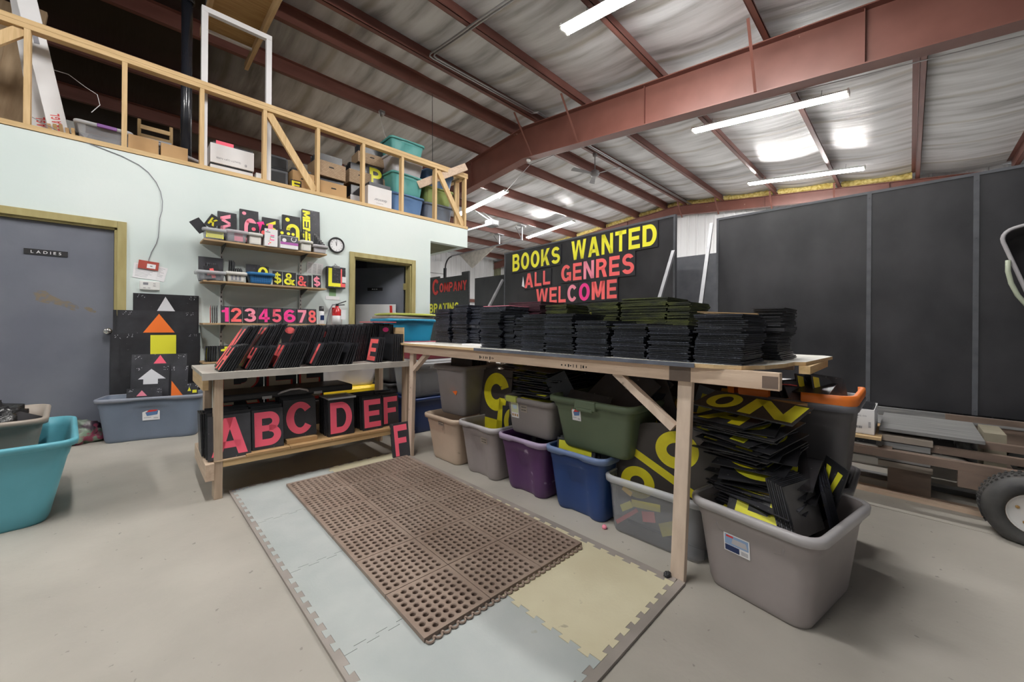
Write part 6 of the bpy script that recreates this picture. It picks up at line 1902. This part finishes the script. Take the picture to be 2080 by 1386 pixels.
cs = sign_face('black sign face with the red word COMPANY behind the office corner', (5.0, 7.86, 0), R(-90), 1.52, 1.75, .42, 'coro', frame=False)
MB().box(1.28, 1.52, 0, .03, 2.17, 2.235).build('raised_corner', 'coro', cs)
MB().box(.04, .46, 0, .03, 2.17, 2.215).build('raised_corner', 'coro', cs)
q = MB()
put_glyph(q, 'C', .19, .46, 1.80, 2.16, -.004, 0)
put_text(q, 'OMPANY', .478, 1.85, .205, -.004, 0, .03, .12, width=.985)
q.build('red_lettering', 'red', cs)
q = MB()
put_text(q, 'BRATING', .08, 1.40, .21, -.004, 0, .03, .12, width=1.12)
q.build('yellow_lettering', 'yellow', cs)
sign_face('blank black sign face between COMPANY and the BOOKS WANTED sign', (5.02, 6.17, 0), R(-90), .90, 1.62, .45, frame=False)
sign_face('dark grey sign face farther back between the two big signs', (5.62, 2.75, 0), R(-90), 1.75, 1.65, .46, 'grey_panel', frame=False)
sign_face('huge blank black sign face on the trailer at the right', (5.0, 1.61, 0), R(-90), 4.2, 1.98, .40, trims=(1.335, 1.99, 2.65, 3.3))
for lab, a, c in [('light grey pole propping the left edge of the huge blank sign', (4.92, 1.65, 2.33), (3.42, 1.385, .0)), ('light grey pole propping the right edge of the BOOKS WANTED sign', (4.57, 1.95, 2.0), (3.22, 1.89, 0)),
                  ('light grey pole propping the left edge of the BOOKS WANTED sign', (4.88, 5.2, 1.95), (3.20, 4.71, 0))]:
    o = MB().bar(a, c, .036, .036).build('prop_pole', 'pole_grey')
    tag(o, lab, 'pole')
def trailer(label, y0, y1, wheel_y, loc=(0, 0, 0), xs=(3.47, 4.92), cross=(), wheels=True):
    t = thing('sign_trailer', label, 'trailer', loc)
    for x in xs:
        MB().box(x - .025, x + .025, y0, y1, .288, .336).build('side_rail', 'steel_brown', t)
    for y in cross:
        MB().box(xs[0] + .025, xs[1] - .025, y - .025, y + .025, .288, .336).build('cross_member', 'steel_brown', t)
    return t
tr = trailer('low brown steel trailer frame under the huge blank sign', -2.6, 1.82, -.5, cross=(1.6, .9, .1, -.75, -1.6, -2.4))
MB().box(3.60, 3.64, -2.4, -.05, .334, .376).build('upper_rail', 'steel_brown', tr)
MB().box(3.60, 3.64, -.09, -.05, .2, .376).build('upright', 'steel_brown', tr)
MB().box(3.70, 3.74, -2.4, -.30, .384, .426).build('upper_rail', 'steel_brown', tr)
MB().box(4.88, 4.93, -2.4, 1.7, .336, .40).build('rear_rail', 'board_grey', tr)
MB().box(4.60, 4.64, -2.4, -.2, .40, .44).build('rear_rail', 'steel_brown', tr)
MB().box(3.36, 4.98, -.48, -.44, .155, .195).build('axle', 'steel_brown', tr)
for x in (3.47, 4.92):
    MB().box(x - .03, x + .03, -.7, -.2, .195, .289).build('spring_hanger', 'steel_brown', tr)
MB().box(3.44, 3.50, 1.74, 1.80, 0, .289).build('jack_leg', 'steel_brown', tr)
MB().box(4.89, 4.95, 1.74, 1.80, 0, .289).build('jack_leg', 'steel_brown', tr)
def wheel(label, x, side):
    r = .19
    w = bpy.data.objects.new('wheel', None)
    C.objects.link(w)
    w.parent = tr
    w.location = (x, -.46, .165)
    w.rotation_euler = (0, 0, 0 if side < 0 else PI)
    w['label'] = label
    TY = Matrix.Rotation(R(-90), 4, 'Y')
    prof = [(.10, .05), (.105, .085), (.135, .10), (.165, .09), (.185, .06), (.19, .0), (.185, -.06), (.165, -.09), (.135, -.10), (.10, -.05)]
    b = MB().lathe(prof, 48, T=TY)
    b.f = [f for f in b.f if len(f) == 4]
    b.m = [0] * len(b.f)
    flat = []
    for (px, py, pz) in b.v:
        if pz < -.13:                    # the tyre is flat: squashed where it meets the floor
            k = (-.13 - pz) / .06
            flat.append((px * (1 + .22 * k), py * (1 + .10 * k), max(pz, -.1645)))
        else:
            flat.append((px, py, pz))
    b.v = flat
    b.build('tyre', 'rubber', w, smooth=True)
    tb = MB()
    for k in range(48):
        a = 2 * PI * k / 48
        if math.sin(a) < -.6:
            continue
        for xx in (-.035, .0, .035):
            tb.box(xx - .012, xx + .012, -.006, .006, .186, .1935, 0, Matrix.Rotation(a + (.03 if xx else 0) - PI / 2, 4, 'X'))
    tb.build('tread_block', 'rubber', w)
    MB().lathe([(.104, .06), (.112, .075), (.106, .082), (.098, .075), (.09, .05), (.055, .045), (.05, .058), (0, .058)], 32, T=TY).build('wheel_rim', 'rim_white', w, smooth=True)
    MB().lathe([(.104, .083), (.113, .079), (.116, .07)], 32, T=TY, caps=False).build('rusty_lip', 'rust', w)
    hb = MB().lathe([(.03, .058), (.03, .085), (.022, .095), (0, .096)], 16, T=TY)
    for k in range(5):
        a = 2 * PI * k / 5
        hb.lathe([(.008, .05), (.008, .066), (0, .067)], 6, T=TY @ Matrix.Translation((.065 * math.cos(a), .065 * math.sin(a), 0)))
    hb.build('hub', 'rust', w)
wheel('flat trailer tyre with a rusty white wheel at the right edge', 3.37, -1)
wheel('trailer tyre under the far rail of the trailer', 5.02, 1)
o = MB().box(5.12, 5.15, -2.4, 4.9, 0, .43).build('shade_sheet', 'coro')  # added dark strip standing in for the shade under the huge sign
tag(o, 'long dark sheet added as shade on the floor behind the trailers', 'sheet')
# things lying on the trailer
o = MB().box(3.60, 4.28, -.315, .14, 0, .02).build('grey_board', 'board_grey')
o.location.z = .428
tag(o, 'wide weathered grey board lying across the trailer frame', 'board')
for k in range(5):
    z = .20 + .042 * k
    o = MB().box(-.22, .22, -.125, .125, 0, .036).build('grey_slab', 'board_grey' if k % 2 else 't_taupe', loc=(3.80, .02 + .01 * (k % 2), z))
    tag(o, 'grey slab in the pile beneath the wide weathered board', 'slab', 'grey slabs under the trailer board')
o = MB().box(3.66, 3.94, -.10, .10, 0, .198).build('support_block', 'steel_brown')
tag(o, 'wooden block carrying the pile of grey slabs', 'block')
o = MB().box(3.84, 4.16, -.42, -.33, .0, .46).build('foam_block', mat('tan_foam', (.27, .24, .18), .8, var=.15))
tag(o, 'upright tan block at the end of the weathered board', 'block')
o = MB().box(3.46, 4.0, .125, .62, 0, .018).build('plywood_piece', 'pine_y')
o.location.z = .385
tag(o, 'pale plywood piece under the white box of cards on the trailer', 'board')
o = MB().box(3.50, 3.99, .30, .60, 0, .047).build('wood_spacer', 'old_x')
o.location.z = .337
tag(o, 'lumber spacer under the plywood piece on the trailer', 'lumber')
t = carton('white box packed with black cards on the trailer plywood', (3.70, .31, .404), R(-90), .30, .36, .165, 'whitebox', slot=False,
           text=[('SHEET MFG. CO', .02, .115, .008, .09, False), ('STOCK No', .02, .10, .006, .05, False)])
q = MB()
for i in range(14):
    q.box(.02 + .005 * i, .0225 + .005 * i + .001 * (i % 3), -.1812, -.1803, .035, .05)
for i in range(5):
    q.box(.12, .132, -.1812, -.1803, .045 + .008 * i, .049 + .008 * i)
q.build('bar_code', 'ink', t)
for k in range(16):
    card('sign_card', 'black card packed in the white box on the trailer', .275, .165, (3.55 + .020 * k, .31, .411), (R(-3), 0, R(-90)), group='cards in the trailer box', t=.012)
for k, x in enumerate((3.64, 4.0)):
    o = MB().box(x - .04, x + .04, -1.6, 1.2, 0, .03).build('floor_strip', 'old_y' if k == 0 else 'board_grey')
    tag(o, ['board lying on the floor along the near side of the trailer', 'grey board lying on the floor beneath the middle of the trailer'][k], 'board')
o = MB().box(4.3, 4.72, -.25, 1.3, .0, .02).build('dark_plank', 'board_grey')
o.location.z = .337
tag(o, 'dark plank lying along the back of the trailer', 'board')
# grey tub hung on the huge sign
t = tub('grey tub hung open side out on the huge blank sign at the right edge', (4.985, -.80, 1.60), R(0), (.62, .50), (.54, .42), .34, 't_charcoal', 't_palegrey', recess=0, r=.07)
t.rotation_euler = (Matrix.Rotation(R(-90), 3, 'Y').to_4x4() @ Matrix.Rotation(R(16), 4, 'Z')).to_euler()
o = MB().tube([(4.63, -.505, 1.62), (4.63, -.505, 1.54), (4.63, -.52, 1.45), (4.63, -.55, 1.36), (4.64, -.60, 1.27), (4.67, -.68, 1.19), (4.75, -.78, 1.13), (4.90, -.88, 1.11), (4.99, -.95, 1.12)], .014, 8).build('hose', mat('pale_green_hose', (.50, .55, .42), .4), smooth=True)
tag(o, 'pale green hose looped below the grey tub at the right edge', 'hose')
# ------------------------------------------------------------------ floor mats
XT = [.52, 1.11, 1.68]
YT = [.70, 1.30, 1.90, 2.50, 3.10]
def teeth(a, c, n, amp, sgn):
    """jigsaw edge from a to c; teeth to the left of travel when sgn > 0"""
    a, c = Vector(a), Vector(c)
    d = (c - a) / n
    nrm = Vector((-d.y, d.x)).normalized() * amp * sgn
    out = []
    for i in range(n):
        p = a + d * i
        s = i % 2
        if s:
            out += [p + d * .08, p - d * .06 + nrm, p + d * 1.06 + nrm, p + d * .92]
    return [a] + out
def seam(p, q):
    """same jigsaw polyline for both neighbours, whichever way it is walked"""
    n = 15
    if (p[0], p[1]) <= (q[0], q[1]):
        return teeth(p, q, n, .018, 1)
    t = teeth(q, p, n, .018, 1) + [Vector(p)]
    return list(reversed(t))[:-1]
H_ = .012
for i in range(2):
    for j in range(4):
        c = [(XT[i], YT[j]), (XT[i + 1], YT[j]), (XT[i + 1], YT[j + 1]), (XT[i], YT[j + 1])]
        poly = []
        for k in range(4):
            poly += seam(c[k], c[(k + 1) % 4])
        mk = 'foam_blue' if i == 0 else 'foam_yellow'
        where = ['nearest the camera', 'second from the front', 'third from the front', 'next to the bench'][j]
        cx, cy = (XT[i] + XT[i + 1]) / 2, (YT[j] + YT[j + 1]) / 2
        b = MB().prism([(cx + (p[0] - cx) * .9965, cy + (p[1] - cy) * .9965) for p in poly], 0.0005, H_)
        o = b.build('foam_tile', mk)
        tag(o, '%s jigsaw foam floor tile %s, %s' % (('grey blue', 'dirty yellow')[i], ('on the left', 'on the table side')[i], where), 'foam tile')
# edge strips
def strip(label, pts_in, outer):
    poly = [(p[0], p[1]) for p in pts_in] + outer
    if sum(poly[i][0] * poly[(i + 1) % len(poly)][1] - poly[(i + 1) % len(poly)][0] * poly[i][1] for i in range(len(poly))) < 0:
        poly = poly[::-1]
    tag(MB().prism(poly, .0005, H_).build('foam_edge_strip', 'foam_edge'), label, 'foam strip')
E2 = .032
def chain(pts):
    out = []
    for a, c in zip(pts[:-1], pts[1:]):
        out += seam(a, c)
    return out + [Vector(pts[-1])]
strip('grey brown edge strip along the left of the foam floor', chain([(XT[0], y) for y in YT]), [(XT[0] - E2, YT[-1]), (XT[0] - E2, YT[0] - E2)])
strip('grey brown edge strip along the front of the foam floor', chain([(x, YT[0]) for x in XT]), [(XT[2] + E2, YT[0]), (XT[2] + E2, YT[0] - E2), (XT[0] - E2 + .002, YT[0] - E2)])
strip('grey brown edge strip along the table side of the foam floor', chain([(XT[2], y) for y in YT]), [(XT[2] + E2, YT[-1]), (XT[2] + E2, YT[0] + .004)])
strip('grey brown edge strip along the bench side of the foam floor', chain([(x, YT[4]) for x in XT]), [(XT[2] + E2, YT[4] + .004), (XT[2] + E2, YT[4] + E2), (XT[0] - E2, YT[4] + E2), (XT[0] - E2, YT[4] + .004)])
b = MB()
rr = random.Random(5)
for k in range(5):
    x = .50 + .02 * k
    b.bar((x, 3.085 + rr.uniform(-.01, .01), H_ + .0004), (x + .012, 3.095 + rr.uniform(-.02, .02), H_ + .0004), .003, .0006)
o = b.build('blue_scribble', 't_denim')
o.parent = [q for q in bpy.data.objects if q.get('label', '').startswith('grey blue jigsaw foam floor tile on the left, next to the bench')][0]

# brown perforated anti-fatigue mat: 3 x 6 cells
mt = thing('rubber_mat', 'brown perforated rubber floor mat lying on the foam tiles', 'mat', (.736, 1.162, H_ + .0012), R(-1.4))
HT, CS = .016, .2975
b = MB()
n_h, pit = 8, .0337
mg = (CS - .0035 - n_h * pit) / 2
NS = 12
def cell(ox, oy):
    w = CS - .0035
    for i in range(n_h):
        for j in range(n_h):
            x0, y0 = ox + mg + i * pit, oy + mg + j * pit
            cx, cy = x0 + pit / 2, y0 + pit / 2
            r1, r2 = .0135, .0108
            sq = []
            circ = []
            for k in range(NS):
                a = 2 * PI * k / NS + PI / 4
                circ.append((math.cos(a), math.sin(a)))
                m_ = max(abs(math.cos(a)), abs(math.sin(a)))
                sq.append((cx + pit / 2 * math.cos(a) / m_, cy + pit / 2 * math.sin(a) / m_, HT))
            v = sq + [(cx + r1 * u, cy + r1 * q, HT) for u, q in circ] + [(cx + r2 * u, cy + r2 * q, HT - .003) for u, q in circ] + [(cx + r2 * u, cy + r2 * q, 0.0) for u, q in circ]
            f = []
            for lv in range(3):
                for k in range(NS):
                    k2 = (k + 1) % NS
                    f.append((lv * NS + k, lv * NS + k2, (lv + 1) * NS + k2, (lv + 1) * NS + k))
            b.add(v, f)
    # frame round the holes
    x0, x1, y0, y1 = ox, ox + w, oy, oy + w
    a0, a1, c0, c1 = ox + mg, ox + w - mg, oy + mg, oy + w - mg
    v = [(x0, y0, HT), (x1, y0, HT), (x1, y1, HT), (x0, y1, HT), (a0, c0, HT), (a1, c0, HT), (a1, c1, HT), (a0, c1, HT), (x0, y0, 0), (x1, y0, 0), (x1, y1, 0), (x0, y1, 0)]
    b.add(v, [(0, 1, 5, 4), (1, 2, 6, 5), (2, 3, 7, 6), (3, 0, 4, 7), (8, 9, 1, 0), (9, 10, 2, 1), (10, 11, 3, 2), (11, 8, 0, 3)])
for i in range(3):
    for j in range(6):
        cell(i * CS, j * CS)
b.build('perforated_sheet', 'mat_brown', mt)
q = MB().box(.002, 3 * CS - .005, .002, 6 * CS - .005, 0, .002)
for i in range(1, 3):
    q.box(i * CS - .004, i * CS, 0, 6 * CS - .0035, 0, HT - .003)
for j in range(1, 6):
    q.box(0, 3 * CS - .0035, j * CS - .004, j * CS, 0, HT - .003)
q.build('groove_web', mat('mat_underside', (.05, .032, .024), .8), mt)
q = MB()
for k in range(26):
    x = .02 + k * .0335
    pts = [(x + .014 * math.cos(a), -.002 - .017 * math.sin(a), .004) for a in [PI * i / 8 for i in range(9)]]
    q.tube(pts, .0042, 6)
    q.lathe([(.005, 0), (.005, .009), (0, .010)], 8, T=Matrix.Translation((x + .0165, -.006, 0)))
q.build('interlocking_edge', 'mat_brown', mt)
for y, lab in [(1.135, 0)]:
    tag(MB().lathe([(0, 0), (.012, .002), (.014, .012), (.008, .02), (0, .021)], 10).build('crumpled_wrapper', 'pale_pink', smooth=True, loc=(1.87, 1.165, .001)), 'tiny crumpled pink wrapper on the floor by the clear tote', 'wrapper')
tag(lump('black_scrap', 'small black rubber scrap at the front right corner of the foam floor', 'scrap', (1.70, .74, .013), .018, .014, .012, 'black_metal', 2, .5), 'small black rubber scrap at the front right corner of the foam floor', 'scrap')
bpy.context.view_layer.update()
